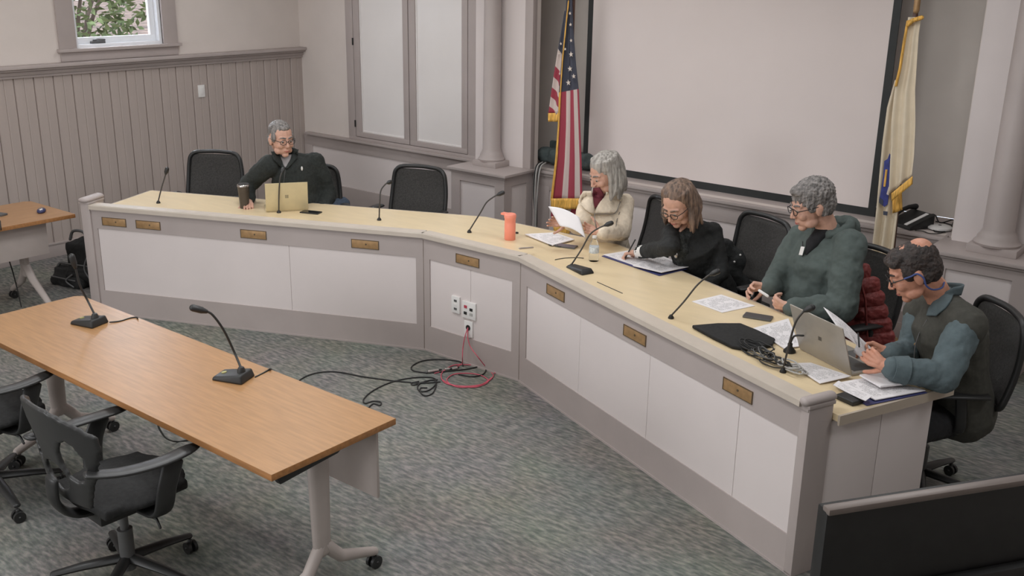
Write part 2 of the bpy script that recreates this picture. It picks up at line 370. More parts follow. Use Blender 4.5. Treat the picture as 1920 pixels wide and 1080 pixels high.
# tongue and groove planks of the wainscot
pw = 0.172; y = YB + 0.02
proto = None; k = 0
while y > 2.2:
    w = pw
    if proto is None:
        mb = MB(); prof = [(0, 0), (0, -.006), (.010, -.018), (w * .5 - .006, -.018), (w * .5, -.0125), (w * .5 + .006, -.018), (w - .010, -.018), (w - 0.002, -.006), (w - 0.002, 0)]
        vs = [(-p[1] , -p[0], z) for z in (0.11, 1.6) for p in prof]; n = len(prof)
        mb.add(vs, [(i, (i + 1) % n, n + (i + 1) % n, n + i) for i in range(n)] + [tuple(range(n)), tuple(range(2 * n - 1, n - 1, -1))])
        o = mb.build('plank', M_plank, wl); o.data.update(); proto = o
    else:
        o = proto.copy(); C.objects.link(o); o.parent = wl
    o.location = (XA, y, 0); y -= w; k += 1
bm_ = MB().box(XA, XA + .03, 2.2, YB, 0, 0.125).box(XA, XA + .036, 2.2, YB, 0.112, 0.128)
struct('baseboard_left', bm_, M_taupe, bevel=.003)
capm = MB()
capm.box(XA, XA + .035, 1.5, YB + .02, 1.575, 1.60).box(XA, XA + .05, 1.5, YB + .02, 1.60, 1.635).box(XA, XA + .085, 1.5, YB + .02, 1.635, 1.655)
capm.prism([(XA, 1.5), (XA + .115, 1.5), (XA + .115, YB - .02), (XA + .09, YB + .02), (XA, YB + .02)], 1.655, 1.683)
struct('trim_1', capm, M_taupe, 'taupe wainscot cap ledge', bevel=.004)

# window
wn = struct('window_1', MB().box(XA - .012, XA + .022, WY0 - .155, WY0, WZ0 - .02, 3.1).box(XA - .012, XA + .022, WY1, WY1 + .15, WZ0 - .02, 3.1).box(XA - .012, XA + .022, WY0 - .155, WY1 + .15, 2.95, 3.1), M_taupe, 'sash window with taupe casing', bevel=.003)
MB().box(XA, XA + .055, WY0 - .175, WY1 + .17, WZ0 - .025, WZ0 + .003).build('sill', M_taupe, wn, bevel=.004)
MB().box(XA, XA + .02, WY0 - .15, WY1 + .145, WZ0 - .105, WZ0 - .025).build('apron', M_taupe, wn, bevel=.003)
fr = MB().box(XA - .14, XA - .01, WY0, WY0 + .03, WZ0, WZ1).box(XA - .14, XA - .01, WY1 - .03, WY1, WZ0, WZ1).box(XA - .14, XA - .01, WY0, WY1, WZ0 - .001, WZ0 + .03).box(XA - .14, XA - .01, WY0, WY1, WZ1 - .03, WZ1)
fr = fr.build('window_frame', M_winw, wn, bevel=.002)
sx = XA - .095
MB().box(sx, sx + .035, WY0 + .03, WY0 + .06, WZ0 + .03, WZ1 - .03).box(sx, sx + .035, WY1 - .085, WY1 - .03, WZ0 + .03, WZ1 - .03).box(sx, sx + .035, WY0 + .03, WY1 - .03, WZ0 + .03, WZ0 + .085).box(sx, sx + .035, WY0 + .03, WY1 - .03, WZ1 - .08, WZ1 - .03).build('sash', M_winw, fr, bevel=.003)
MB().box(sx + .014, sx + .018, WY0 + .05, WY1 - .05, WZ0 + .05, WZ1 - .05).build('pane', M_glass, fr)
MB().tube([(XA - .05, WY0 + .2, WZ0 + .06), (XA - .035, WY0 + .23, WZ0 + .066), (XA - .04, WY0 + .30, WZ0 + .06)], .008).box(XA - .06, XA - .03, WY0 + .17, WY0 + .30, WZ0 + .03, WZ0 + .05).build('crank_handle', M_shade, fr, smooth='auto')

# front wall left of the screen
struct('wall_back', MB().box(XA - .1, -5.47, YB, YB + .05, 0, ZC).box(-1.85, XR, YB, YB + .05, 0, ZC).box(-5.45, -1.9, YB + .03, YB + .1, 0, .80), M_wall)
struct('wall_recess', MB().box(-6.1, -1.2, 7.76, 7.86, .8, ZC).box(-6.1, -6.05, YB + .052, 7.758, .8, ZC).box(-1.25, -1.2, YB + .052, 7.758, .8, ZC), M_recess)
struct('wall_right', MB().box(XR, XR + .1, YF, 8, 0, ZC), M_wall)
struct('wall_front', MB().box(XA - .1, XR, YF - .1, YF, 0, ZC), M_wall)
cr = MB().box(-8.53, -5.47, YB - .07, YB, .775, .797).box(-8.53, -5.47, YB - .03, YB, .76, .775)
struct('trim_2', cr, M_taupe, 'taupe chair rail', bevel=.003)
lw = struct('trim_3', MB().box(-8.59, -6.0, YB - .022, YB, .655, .76).box(-8.59, -8.47, YB - .022, YB, 0, .66).box(-8.59, -6.0, YB - .022, YB, 0, .27), M_taupe, 'taupe frame of the low wall panel', bevel=.003)
MB().box(-8.47, -6.0, YB - .008, YB, .27, .66).build('wall_panel', M_panel, lw)
# wall panel under the screen
lw = struct('trim_4', MB().box(-5.45, -1.9, YB + .005, YB + .03, .62, .745).box(-5.45, -5.3, YB + .005, YB + .03, 0, .66).box(-5.45, -1.9, YB + .005, YB + .03, 0, .2).box(-2.02, -1.9, YB + .005, YB + .03, 0, .66), M_taupe, 'taupe frame of the panels under the screen', bevel=.003)
MB().box(-5.30, -2.02, YB + .018, YB + .03, .2, .62).build('wall_panel', M_panel, lw)
struct('trim_5', MB().box(-5.45, -1.88, YB - .035, YB + .052, .775, .80).box(-6.04, -1.26, YB + .052, 7.758, .775, .7995).box(-5.45, -1.88, YB - .012, YB + .03, .745, .775), M_taupe, 'taupe ledge under the projection screen', bevel=.003)
struct('baseboard_back', MB().box(-5.45, -1.88, YB - .012, YB + .006, 0, .12), M_taupe, bevel=.003)

# ------------------------------------------------------------------ cabinet with white doors in the front wall
cb = thing('wall_cabinet', 'tall built-in cabinet with two white doors left of the column', 'cabinet', (-7.0, YB, 0.8))
X = lambda v: v + 7.0
MB().box(X(-7.87), X(-7.765), -.03, 0, 0, 2.3).box(X(-6.235), X(-6.12), -.03, 0, 0, 2.3).box(X(-7.87), X(-6.12), -.03, 0, -.003, .03).build('frame', M_taupe, cb, bevel=.003)
for a, b_, la in ((-7.755, -6.995, 'left door'), (-6.985, -6.24, 'right door')):
    d = MB().box(X(a), X(a) + .085, -.034, 0, .035, 2.28).box(X(b_) - .07, X(b_), -.034, 0, .035, 2.28).box(X(a), X(b_), -.034, 0, .035, .085).build('door', M_taupe, cb, bevel=.003)
    d['label'] = la
    MB().box(X(a) + .085, X(b_) - .07, -.016, -.002, .085, 2.28).build('door_panel', M_gloss, d)
    MB().box(X(a) + .085, X(a) + .10, -.024, -.002, .085, 2.28).box(X(b_) - .085, X(b_) - .07, -.024, -.002, .085, 2.28).box(X(a) + .1, X(b_) - .085, -.024, -.002, .085, .10).build('bead', M_gloss, d, bevel=.003)
for hz in (.13, .95, 1.8): MB().box(X(-7.772), X(-7.752), -.04, -.028, hz, hz + .07).build('hinge', M_black, cb, bevel=.002)

# ------------------------------------------------------------------ pedestals and columns
def pedestal(x0, x1, yf, yb, side_right, label, cat='pedestal'):
    t = thing('pedestal', label, cat, ((x0 + x1) / 2, (yf + yb) / 2, 0))
    ox, oy = -(x0 + x1) / 2, -(yf + yb) / 2
    mb = MB().at((ox, oy, 0)); w = .105
    mb.box(x0 + .03, x1 - .03, yf + .03, yb, 0, .755)
    for z0, z1 in ((0, .27), (.685, .755)): mb.box(x0, x1, yf, yf + .03, z0, z1)
    mb.box(x0, x0 + w, yf, yf + .03, .27, .685).box(x1 - w, x1, yf, yf + .03, .27, .685)
    for s, xa, xb in ((0, x0, x0 + .03), (1, x1 - .03, x1)):
        for z0, z1 in ((0, .27), (.685, .755)): mb.box(xa, xb, yf + .03, yb, z0, z1)
        mb.box(xa, xb, yf + .03, yf + w, .27, .685).box(xa, xb, yb - w * .8, yb, .27, .685)
    mb.build('body', M_taupe, t)
    p = MB().at((ox, oy, 0)).box(x0 + w, x1 - w, yf + .014, yf + .032, .27, .685); p.build('front_panel', M_panel, t)
    MB().at((ox, oy, 0)).box(x1 - .03 + .014 - .01, x1 - .012, yf + w, yb - w * .8, .27, .685).build('side_panel', M_panel, t)
    MB().at((ox, oy, 0)).box(x0 - .03, x1 + .03, yf - .03, yb, .775, .80).box(x0 - .012, x1 + .012, yf - .012, yb, .755, .775).build('cap', M_taupe, t, bevel=.004)
    return t
pedestal(-6.09, -5.47, 6.745, YB - .0235, True, 'left taupe pedestal with white panels under the column beside the cabinet')
pedestal(-1.86, -1.24, 6.78, YB - .002, True, 'right taupe pedestal behind the man in the vest')
def column(x, yc, r, label, plw, hw):
    t = thing('column', label, 'column', (x, yc, .80))
    MB().box(-plw, plw, -plw * .8, plw * .8, 0, .05).build('plinth', M_taupe, t, bevel=.004)
    MB().lathe([(r * 1.45, .05), (r * 1.5, .065), (r * 1.3, .085), (r * 1.28, .1), (r * 1.12, .125), (r, .15), (r * .86, 2.38)], 32).build('shaft', M_taupe, t, smooth='auto')
    MB().box(-hw[0], hw[1], YB - yc - .06, YB - yc, 0, 2.38).build('pilaster', M_panel, t)
    if hw[1] < .3: MB().box(hw[1], hw[1] + .085, YB - yc - .06, YB - yc + .0, 0, 2.38).build('pilaster_edge', M_taupe, t, bevel=.002)
    return t
column(-5.845, 7.02, .082, 'round taupe column on the left pedestal before a white pilaster', .135, (.27, .29))
column(-1.52, 7.0, .097, 'round taupe column on the right pedestal before a white pilaster', .155, (.31, .34))

# ------------------------------------------------------------------ projection screen
ps = thing('projection_screen', 'large white projection screen with black border between the two flags', 'screen', (-3.79, 7.42, .73))
MB().box(-1.27, 1.265, -.004, .004, .13, 2.4).build('screen_fabric', M_screen, ps)
MB().box(-1.32, -1.27, -.006, .006, .04, 2.4).box(1.265, 1.32, -.006, .006, .04, 2.4).box(-1.32, 1.32, -.006, .006, .04, .13).build('black_border', M_dark, ps)
MB().tube([(-1.33, 0, .03), (1.33, 0, .03)], .018, 12).box(-1.33, 1.33, -.02, .02, .005, .035).build('weight_bar', M_black, ps, smooth='auto')

# things on the ledge behind the flags
mb = MB()
for px, py, r in ((1022, 302, .09), (1045, 290, .075), (1040, 308, .08), (1065, 300, .08), (1088, 312, .08), (1098, 296, .07), (1105, 322, .06), (1078, 285, .07)):
    q = PY(px, py, 7.42); mb.ell((q.x, 7.42, .885), (r, .08, .074))
tag(vox(mb, 'folded_jacket', M_teal, None, .012, 3, [(.08, .03)]), 'rumpled grey teal jacket lying on the ledge behind the striped flag', 'jacket')
mb = MB(); q = (-5.22, 7.36, .97)
mb.box(-.09, .09, -.02, .02, 0, .11); o = mb.build('small_box', M_teal, None, bevel=.012); o.location = (-5.52, 7.6, .80); o.scale = (1, 1, 1.7)
tag(o, 'small grey box standing on the ledge behind the jacket', 'box')

# ------------------------------------------------------------------ flags
def stripes(name, a, b, stops, top=None, vcut=0.0, tilt=0.0):
    m = bpy.data.materials.new(name); m.use_nodes = True; nt = m.node_tree; bs = nt.nodes['Principled BSDF']; bs.inputs['Roughness'].default_value = .7
    tc = nt.nodes.new('ShaderNodeTexCoord'); sp = nt.nodes.new('ShaderNodeSeparateXYZ'); nt.links.new(tc.outputs['UV'], sp.inputs[0])
    def comb(x, y):
        m1 = nt.nodes.new('ShaderNodeMath'); m1.operation = 'MULTIPLY'; m1.inputs[1].default_value = x; nt.links.new(sp.outputs[0], m1.inputs[0])
        m2 = nt.nodes.new('ShaderNodeMath'); m2.operation = 'MULTIPLY_ADD'; m2.inputs[1].default_value = y; nt.links.new(sp.outputs[1], m2.inputs[0]); nt.links.new(m1.outputs[0], m2.inputs[2]); return m2.outputs[0]
    r = nt.nodes.new('ShaderNodeValToRGB'); r.color_ramp.interpolation = 'CONSTANT'; e = r.color_ramp.elements
    e[0].position = stops[0][0]; e[0].color = (*stops[0][1], 1); e.remove(e[1])
    for p, c in stops[1:]: k = e.new(p); k.color = (*c, 1)
    nt.links.new(comb(a, b), r.inputs[0]); out = r.outputs[0]
    if top:
        g = nt.nodes.new('ShaderNodeMath'); g.operation = 'LESS_THAN'; g.inputs[1].default_value = vcut; nt.links.new(comb(tilt, 1), g.inputs[0])
        mx = nt.nodes.new('ShaderNodeMix'); mx.data_type = 'RGBA'; nt.links.new(g.outputs[0], mx.inputs[0]); nt.links.new(out, mx.inputs[6]); mx.inputs[7].default_value = (*top, 1); out = mx.outputs[2]
    nt.links.new(out, bs.inputs['Base Color']); return m
RED = S((140, 52, 66), 1.35); WHT = S((186, 172, 166), 1.3); NAV = S((60, 62, 74), 1.15); GLD = S((196, 150, 70), 1.3)
def interp(rows, y):
    for i in range(len(rows) - 1):
        if rows[i][0] <= y <= rows[i + 1][0]:
            t = (y - rows[i][0]) / (rows[i + 1][0] - rows[i][0]); return tuple(rows[i][j] + (rows[i + 1][j] - rows[i][j]) * t for j in (1, 2))
    return rows[-1][1:] if y > rows[-1][0] else rows[0][1:]
def drape(rows, ydepth, amp, waves, phase=0.0):
    y0, y1 = rows[0][0], rows[-1][0]
    def fn(u, v):
        py = y0 + (y1 - y0) * v; l, r = interp(rows, py); f = math.sin(u * waves * PI * 2 + phase + v * 1.2)
        q = PY(l + (r - l) * u, py, ydepth)
        return q + Vector((0, -1, 0)) * amp * (f * (0.35 + .65 * v) + .35 * math.sin(u * waves * 4.7 + v * 3)) + Vector((.3, 0, 0)) * amp * 0.15 * f
    return fn
fl = thing('striped_flag', 'indoor flag with stars, red and white stripes and gold fringe on a pole', 'flag', (-4.97, 6.97, 0))
off = (4.97, -6.97, 0)
def fb(mb_): mb_.M = Matrix.Translation(off); return mb_
US = [(-130, 1066, 1076), (5, 1063, 1073), (60, 1058, 1075), (120, 1054, 1079), (170, 1050, 1084), (235, 1048, 1086), (300, 1043, 1088), (375, 1034, 1089)]
m_us = stripes('flag_print', 1, 0, [(0, GLD), (.055, RED), (.30, WHT), (.60, RED), (.80, WHT), (.93, RED)], NAV, .60, .012)
fb(MB()).sheet(drape(US, 6.93, .018, 1.6), 30, 50, .002).build('flag_cloth', m_us, fl, smooth=True)
SIDE = [(20, 1059, 1065), (60, 1053, 1062), (120, 1043, 1057), (160, 1037, 1054), (214, 1029, 1050)]
m_us2 = stripes('flag_print_fold', -.10, 1, [(0, NAV), (.30, WHT), (.38, NAV), (.46, WHT), (.57, RED), (.68, WHT), (.79, RED), (.90, WHT)], None)
m_us2 = stripes('flag_print_fold', -.12, 1, [(0, NAV), (.36, WHT), (.53, RED), (.635, WHT), (.735, RED), (.825, WHT), (.92, RED)], None)
fb(MB()).sheet(drape(SIDE, 6.95, .012, 1.2, 1), 16, 30, .002).build('flag_fold', m_us2, fl, smooth=True)
LOW = [(372, 1036, 1086), (405, 1034, 1084), (436, 1040, 1078)]
m_us3 = stripes('flag_print_low', 1, .25, [(0, RED), (.22, WHT), (.42, RED), (.60, WHT), (.8, RED)], None)
fb(MB()).sheet(drape(LOW, 6.97, .014, 1.7, 2), 20, 10, .002).build('flag_hem', m_us3, fl, smooth=True)
def fringe(rows, yd, nm, par, amp=.018, waves=1.6, ph=0):
    fb(MB()).sheet(drape(rows, yd, amp, waves, ph), 30, 4, .006).build(nm, M_gold, par, smooth=True)
fringe([(372, 1033, 1087), (392, 1034, 1085)], 6.90, 'fringe', fl, .006)
fringe([(212, 1028, 1049), (228, 1029, 1048)], 6.94, 'fringe', fl, .006)
fringe([(425, 1038, 1070), (442, 1040, 1066)], 6.94, 'fringe', fl, .006)
def edge_fringe(pts, yd, par, r=.006): fb(MB()).tube([PY(px, py, yd) for px, py in pts], r, 6).build('fringe', M_gold, par, smooth=True)
edge_fringe([(1066, 2), (1061, 50), (1055, 110), (1051, 170), (1048, 235), (1044, 300), (1035, 378)], 6.90, fl)
star = [((.5 if k % 2 == 0 else .2) * math.sin(k * PI / 5), (.5 if k % 2 == 0 else .2) * math.cos(k * PI / 5)) for k in range(10)]
def starat(px, py, yd, sz, rot=0):
    c = PY(px, py, yd); mb_ = MB(); vs = []
    for d_ in (0, .004):
        for a, b_ in star:
            ca, sa = math.cos(rot), math.sin(rot); vs.append((c.x + off[0] + sz * (a * ca - b_ * sa), c.y + off[1] - .004 + d_, c.z + sz * (a * sa + b_ * ca)))
    mb_.add(vs, [tuple(range(10)), tuple(range(19, 9, -1))] + [(i, 10 + i, 10 + (i + 1) % 10, (i + 1) % 10) for i in range(10)])
    mb_.build('star', M_fwhite, fl)
for px, py, sz in ((1069, 25, .028), (1070, 46, .028), (1071, 76, .03), (1071, 102, .046), (1069, 129, .048), (1076, 143, .04), (1066, 155, .05), (1060, 92, .025)): starat(px, py, 6.892, sz, .15)
for px, py in ((1049, 100), (1052, 82), (1056, 125), (1050, 138), (1051, 168), (1054, 150)): starat(px, py, 6.925, .026, .3)
pt = PY(1072, -40, 6.97); fb(MB()).tube([(-4.955, 6.975, .05), (-4.955, 6.975, 2.6)], .014, 12).build('pole', M_pole, fl, smooth='auto')
fb(MB()).tube([(-4.955, 6.975, 2.6), (-4.955, 6.975, 2.68), (-4.955, 6.975, 2.74)], [.016, .03, .008], 12).build('finial', M_brass, fl, smooth=True)
MB().lathe([(.14, 0), (.14, .03), (.10, .06), (.03, .09), (.022, .2)], 24, Matrix.Translation((.015, .005, 0))).build('base', M_brass, fl, smooth='auto')
cr_ = []
# cream flag with the blue shield
f2 = thing('cream_flag', 'cream flag with blue shield and gold fringe on a dark wooden pole', 'flag', (-2.12, 6.90, 0)); off = (2.12, -6.90, 0)
MA2 = [(150, 1678, 1700), (200, 1664, 1700), (270, 1655, 1694), (330, 1650, 1690), (400, 1644, 1684), (470, 1636, 1676), (560, 1627, 1668)]
fb(MB()).sheet(drape(MA2, 6.88, .022, 2.3), 30, 40, .002).build('flag_cloth', M_mawhite, f2, smooth=True)
MA1 = [(32, 1703, 1727), (70, 1697, 1722), (120, 1690, 1719), (170, 1678, 1716), (230, 1672, 1717), (290, 1672, 1715), (328, 1672, 1711), (360, 1672, 1690)]
def ma1(u, v):
    b = drape(MA1[:-1], 6.83, .014, 2.1)(u, v); return b + Vector((0, 0, -1)) * max(0, v - .8) * .65 * (1 - u)
fb(MB()).sheet(ma1, 30, 50, .002).build('flag_fold', M_mawhite, f2, smooth=True)
edge_fringe([(1729, 32), (1702, 40), (1694, 85), (1688, 125), (1680, 160)], 6.80, f2, .009)
fb(MB()).tube([PY(1728, 33, 6.79), PY(1712, 38, 6.79), PY(1703, 46, 6.79)], .014, 8).build('fringe', M_gold, f2, smooth=True)
fb(MB()).sheet(lambda u, v: PY(1672 + 39 * u, 362 - 32 * u + 15 * v, 6.79), 12, 3, .008).build('fringe', M_gold, f2, smooth=True)
fb(MB()).sheet(lambda u, v: PY(1673 + 17 * u + 1 * v, 364 + 36 * v - 6 * u, 6.86) + Vector((0, .01 * math.sin(9 * u), 0)), 8, 5, .006).build('fringe', M_gold, f2, smooth=True)
# shield: a flat emblem on the cloth
def flat(pts, yd, th, m, nm, par):
    q = [PY(px, py, yd) for px, py in pts]; n = len(q); vs = [tuple(p) for p in q] + [(p.x, p.y + th, p.z) for p in q]
    fb(MB()).add(vs, [tuple(range(n)), tuple(range(2 * n - 1, n - 1, -1))] + [(i, n + i, n + (i + 1) % n, (i + 1) % n) for i in range(n)]).build(nm, m, par)
flat([(1668, 288), (1664, 298), (1658, 302), (1656, 330), (1651, 362), (1648, 376), (1658, 388), (1664, 383), (1667, 360), (1671, 330), (1673, 300)], 6.845, .006, M_blue, 'shield', f2)
flat([(1660, 318), (1664, 318), (1660, 350), (1656, 350)], 6.840, .004, M_gold, 'emblem', f2)
flat([(1668, 300), (1675, 303), (1674, 309), (1667, 306)], 6.842, .006, M_navy, 'ribbon', f2)
flat([(1649, 370), (1656, 376), (1655, 386), (1648, 380)], 6.842, .006, M_navy, 'ribbon', f2)
flat([(1666, 350), (1671, 352), (1666, 366), (1662, 364)], 6.842, .006, M_fwhite, 'ribbon', f2)
flat([(1656, 396), (1664, 397), (1663, 404), (1656, 403)], 6.842, .006, M_navy, 'ribbon', f2)
pa, pb = PY(1722, -30, 6.93), PY(1661, 600, 6.93); dv = (pb - pa).normalized(); pe = pa + dv * ((pa.z - .06) / -dv.z)
fb(MB()).tube([pa, pe], .017, 12).build('pole', M_pole, f2, smooth='auto')
g0, g1 = PY(1721, -4, 6.92), PY(1718, 20, 6.92); fb(MB()).tube([g0, g1], .02, 12).build('ferrule', M_brass, f2, smooth='auto')
MB().lathe([(.14, 0), (.14, .03), (.10, .06), (.03, .09), (.022, .14)], 24, Matrix.Translation((pe.x + off[0], pe.y + off[1], 0))).build('base', M_brass, f2, smooth='auto')

# telephone, router and cables on the right of the ledge
tp = thing('desk_telephone', 'black desk telephone on the ledge behind the cream flag', 'telephone', (-2.17, 7.30, .80), -.5)
MB().at().add([(-.12, -.1, 0), (.1, -.1, 0), (.1, .12, 0), (-.12, .12, 0), (-.12, -.1, .025), (.1, -.1, .025), (.1, .12, .10), (-.12, .12, .10)], [(3, 2, 1, 0), (4, 5, 6, 7), (0, 1, 5, 4), (1, 2, 6, 5), (2, 3, 7, 6), (3, 0, 4, 7)]).build('body', M_black, tp, bevel=.008)
MB().tube([(-.085, -.09, .07), (-.09, -.02, .10), (-.09, .05, .12), (-.085, .11, .12)], [.022, .015, .015, .022], 10).build('handset', M_black, tp, smooth=True)
MB().add([(.03, -.09, .034), (.06, -.09, .034), (.06, .10, .098), (.03, .10, .098), (.03, -.09, .030), (.06, -.09, .030), (.06, .10, .094), (.03, .10, .094)], [(0, 1, 2, 3), (7, 6, 5, 4), (0, 4, 5, 1), (1, 5, 6, 2), (2, 6, 7, 3), (3, 7, 4, 0)]).build('label_strip', M_white, tp)
ro = thing('network_box', 'white rounded network box among cables on the ledge beside the telephone', 'router', (-1.985, 7.36, .80))
MB().lathe([(.06, 0), (.085, .008), (.085, .02), (.06, .03)], 24).build('housing', M_white, ro, smooth='auto')
MB().lathe([(.012, .03), (.012, .032)], 12).build('vent_dot', M_shade, ro)
def cable(pts, r, m, label, cat='cable', group=None, n=6, parent=None, name='cable'):
    o = MB().tube(U(pts, n), r, 6).build(name, m, parent, smooth=True)
    return tag(o, label, cat, group) if parent is None else o
cable([(-2.1, 7.5, .81), (-2.02, 7.32, .806), (-1.97, 7.24, .806), (-1.92, 7.34, .806), (-1.94, 7.5, .81), (-2.06, 7.52, .815)], .004, M_cable, 'black cable looped around the white network box')
cable([(-2.2, 7.5, .82), (-2.1, 7.58, .85), (-2.02, 7.48, .82), (-1.96, 7.6, .83), (-1.93, 7.42, .81)], .005, M_cable, 'black cable tangle behind the telephone on the ledge')
cable([(-2.1, 7.19, .805), (-2.05, 7.2, .806), (-2.0, 7.17, .806), (-1.95, 7.2, .806), (-1.92, 7.28, .806)], .003, M_cable, 'thin cable lying along the front of the ledge')
# cable run down the side of the left pedestal
cb_ = thing('cable_bundle', 'grey and black cables hanging down beside the left pedestal', 'cable', (-5.40, 7.12, 0))
for k, (dx, dy, m) in enumerate(((0, 0, M_gcable), (.02, .01, M_cable), (.035, -.01, M_gcable), (-.015, .005, M_cable))):
    MB().at((5.40, -7.12, 0)).tube(U([(-5.40 + dx, 7.2, .86), (-5.385 + dx, 7.10, .82), (-5.38 + dx, 7.07 + dy, .6), (-5.375 + dx * .4, 7.08 + dy, .35), (-5.40 + dx, 7.10 + dy, .012)], 6), .007, 6).build('cable', m, cb_, smooth=True)

# wall switch on the wainscot
sw = thing('light_switch', 'white wall switch plate on the taupe plank wainscot', 'switch', (XA + .021, 5.90, 1.325))
MB().box(-.003, .008, -.036, .036, -.058, .058).build('plate', M_white, sw, bevel=.002)
MB().box(.008, .012, -.016, .016, -.034, .034).build('rocker', M_white, sw, bevel=.001)

# ------------------------------------------------------------------ outside the window
g = tag(MB().box(-40, XA - .14, -20, 40, -.6, .9).build('bank', mat('leaf_litter', (0.19, 0.13, 0.10), 1, nz=(3, .5), bump=(8, .8, .1)), None), 'brown leaf-covered bank outside the window', 'ground'); g['kind'] = 'structure'
m_fol = mat('foliage', (0.16, 0.20, 0.09), .9, nz=(3, .5)); m_bark = mat('bark', (.12, .09, .07), .95, nz=(9, .3))
tr = thing('shrub', 'leafy green shrub outside the window', 'tree', (-13.4, 7.2, .9))
mb = MB()
rnd = random.Random(3)
for k in range(2600):
    a = rnd.random() * 2 * PI; h = rnd.random(); r = (1.0 - abs(h - .45)) * (.55 + .5 * rnd.random())
    c = Vector((math.cos(a) * r, math.sin(a) * r * 1.3, .25 + h * 2.6)); d1 = Vector((rnd.gauss(0, 1), rnd.gauss(0, 1), rnd.gauss(0, .6))).normalized() * .07; d2 = d1.orthogonal().normalized() * .03
    mb.add([tuple(c - d1), tuple(c + d2), tuple(c + d1), tuple(c - d2)], [(0, 1, 2, 3)])
lf = mb.build('leaves', m_fol, tr); lf['kind'] = 'stuff'
for k in range(7):
    a = k * .9; MB().tube([(0, 0, -.02), (math.cos(a) * .3, math.sin(a) * .35, .9), (math.cos(a) * .8, math.sin(a) * 1.0, 2.1)], [.04, .025, .01], 7).build('branch', m_bark, tr, smooth=True)

# ------------------------------------------------------------------ dais
A1 = math.radians(23.7); A2 = math.radians(-22.4)
D1 = Vector((math.cos(A1), math.sin(A1), 0)); N1 = Vector((-D1.y, D1.x, 0))
D2 = Vector((math.cos(A2), math.sin(A2), 0)); N2 = Vector((-D2.y, D2.x, 0))
Q1 = Vector((-4.533, 4.742, 0)); Q2 = Vector((-3.70, 4.735, 0)); L1, L2 = 2.565, 2.455
WT = .76
def run(name, label, origin, rz, x0, x1, stiles, seams, lipx, plates, mid=False, xs=0):
    t = thing(name, label, 'dais desk', origin, rz)
    mb = MB(); mb.box(x0, x1, 0.012, .03, 0, .80)
    mb.box(x0, x1, 0, .013, 0, .185).box(x0, x1, 0, .013, .665, .80)
    for a, b in stiles: mb.box(a, b, 0, .013, .185, .665)
    mb.build('front_frame', M_taupe, t)
    xe = [x0 + .0] + list(seams) + [x1]
    lo = stiles[0][1]; hi = stiles[-1][0]; cuts = [lo] + list(seams) + [hi]
    for a, b in zip(cuts[:-1], cuts[1:]):
        MB().box(a + .001, b - .001, .006, .0125, .185, .665).build('white_panel', M_panel, t, bevel=.0012, seg=1)
    MB().box(lo - .004, hi + .004, .0, .0128, .181, .187).box(lo, hi, 0, .0128, .662, .668).build('panel_bead', M_taupe, t)
    MB().box(x0, x1, -.004, 0, 0, .012).build('shoe', M_taupe, t)
    l0, l1 = lipx
    mb = MB(); mb.add([(l0, -.022, .805), (l1, -.022, .805), (l1, -.022, .832), (l0, -.022, .832), (l0, -.019, .84), (l1, -.019, .84), (l1 - (0.02 if xs else 0), .062, .84), (l0 + (.02 if mid else 0), .062, .84), (l1, .062, .80), (l0, .062, .80)],
       [(0, 1, 2, 3), (3, 2, 5, 4), (4, 5, 6, 7), (7, 6, 8, 9), (0, 9, 8, 1), (0, 3, 4, 7, 9), (1, 8, 6, 5, 2)])
    mb.build('lip', M_edge, t)
    MB().box(x0, x1, .03, .045, .70, .81).build('lip_back', M_taupe, t)
    MB().box(x0, x1, -.008, 0, .790, .805).build('lip_moulding', M_taupe, t, bevel=.003)
    for i, px in enumerate(plates):
        p = MB().box(px - .1, px + .1, -.004, 0.0, .69, .752).build('name_plate', M_brass, t, bevel=.001)
        MB().box(px - .1, px + .1, -.0052, -.003, .69, .694).box(px - .1, px + .1, -.0052, -.003, .748, .752).box(px - .1, px - .096, -.0052, -.003, .69, .752).box(px + .096, px + .1, -.0052, -.003, .69, .752).build('border', M_brassd, p)
        MB().lathe([(.006, 0), (.006, .002)], 10, Matrix.Translation((px + rnd.uniform(-.01, .02), -.004, .722)) @ Matrix.Rotation(PI / 2, 4, 'X')).build('stud', M_brassd, p)
    return t
def loc1(px, py, z=.722):
    # where a pixel of the left run's front face lies along it
    d = ray(px, py); n = N1; o = Vector((0, 0, HC)); t = (Q1 - o).dot(n) / d.dot(n); return ((o + d * t) - Q1).dot(D1)
def loc2(px, py):
    d = ray(px, py); n = N2; o = Vector((0, 0, HC)); t = (Q2 - o).dot(n) / d.dot(n); return ((o + d * t) - Q2).dot(D2)
r1 = run('dais_desk_left', 'left angled section of the taupe and white dais desk', Q1, A1, -L1, 0, [(-L1, -L1 + .04), (-.055, 0)], [loc1(543, 500)], (-L1 - .002, 0.004), [loc1(212, 396), loc1(276, 401), loc1(474, 417), loc1(684, 435)])
r0 = run('dais_desk_middle', 'short middle section of the dais desk with wall outlets', Q1 + Vector((0.0, -.0, 0)), math.atan2(Q2.y - Q1.y, Q2.x - Q1.x), 0, (Q2 - Q1).length, [(0, .055), ((Q2 - Q1).length - .065, (Q2 - Q1).length)], [(Q2 - Q1).length * .50], (-.004, (Q2 - Q1).length + .004), [.395])
r2 = run('dais_desk_right', 'right angled section of the taupe and white dais desk', Q2, A2, 0, L2, [(0, .08), (L2 - .05, L2)], [loc2(1087, 600), loc2(1217, 680), loc2(1383, 790)], (-.004, L2 - .04), [loc2(1043, 523), loc2(1192, 603), loc2(1386, 706)])
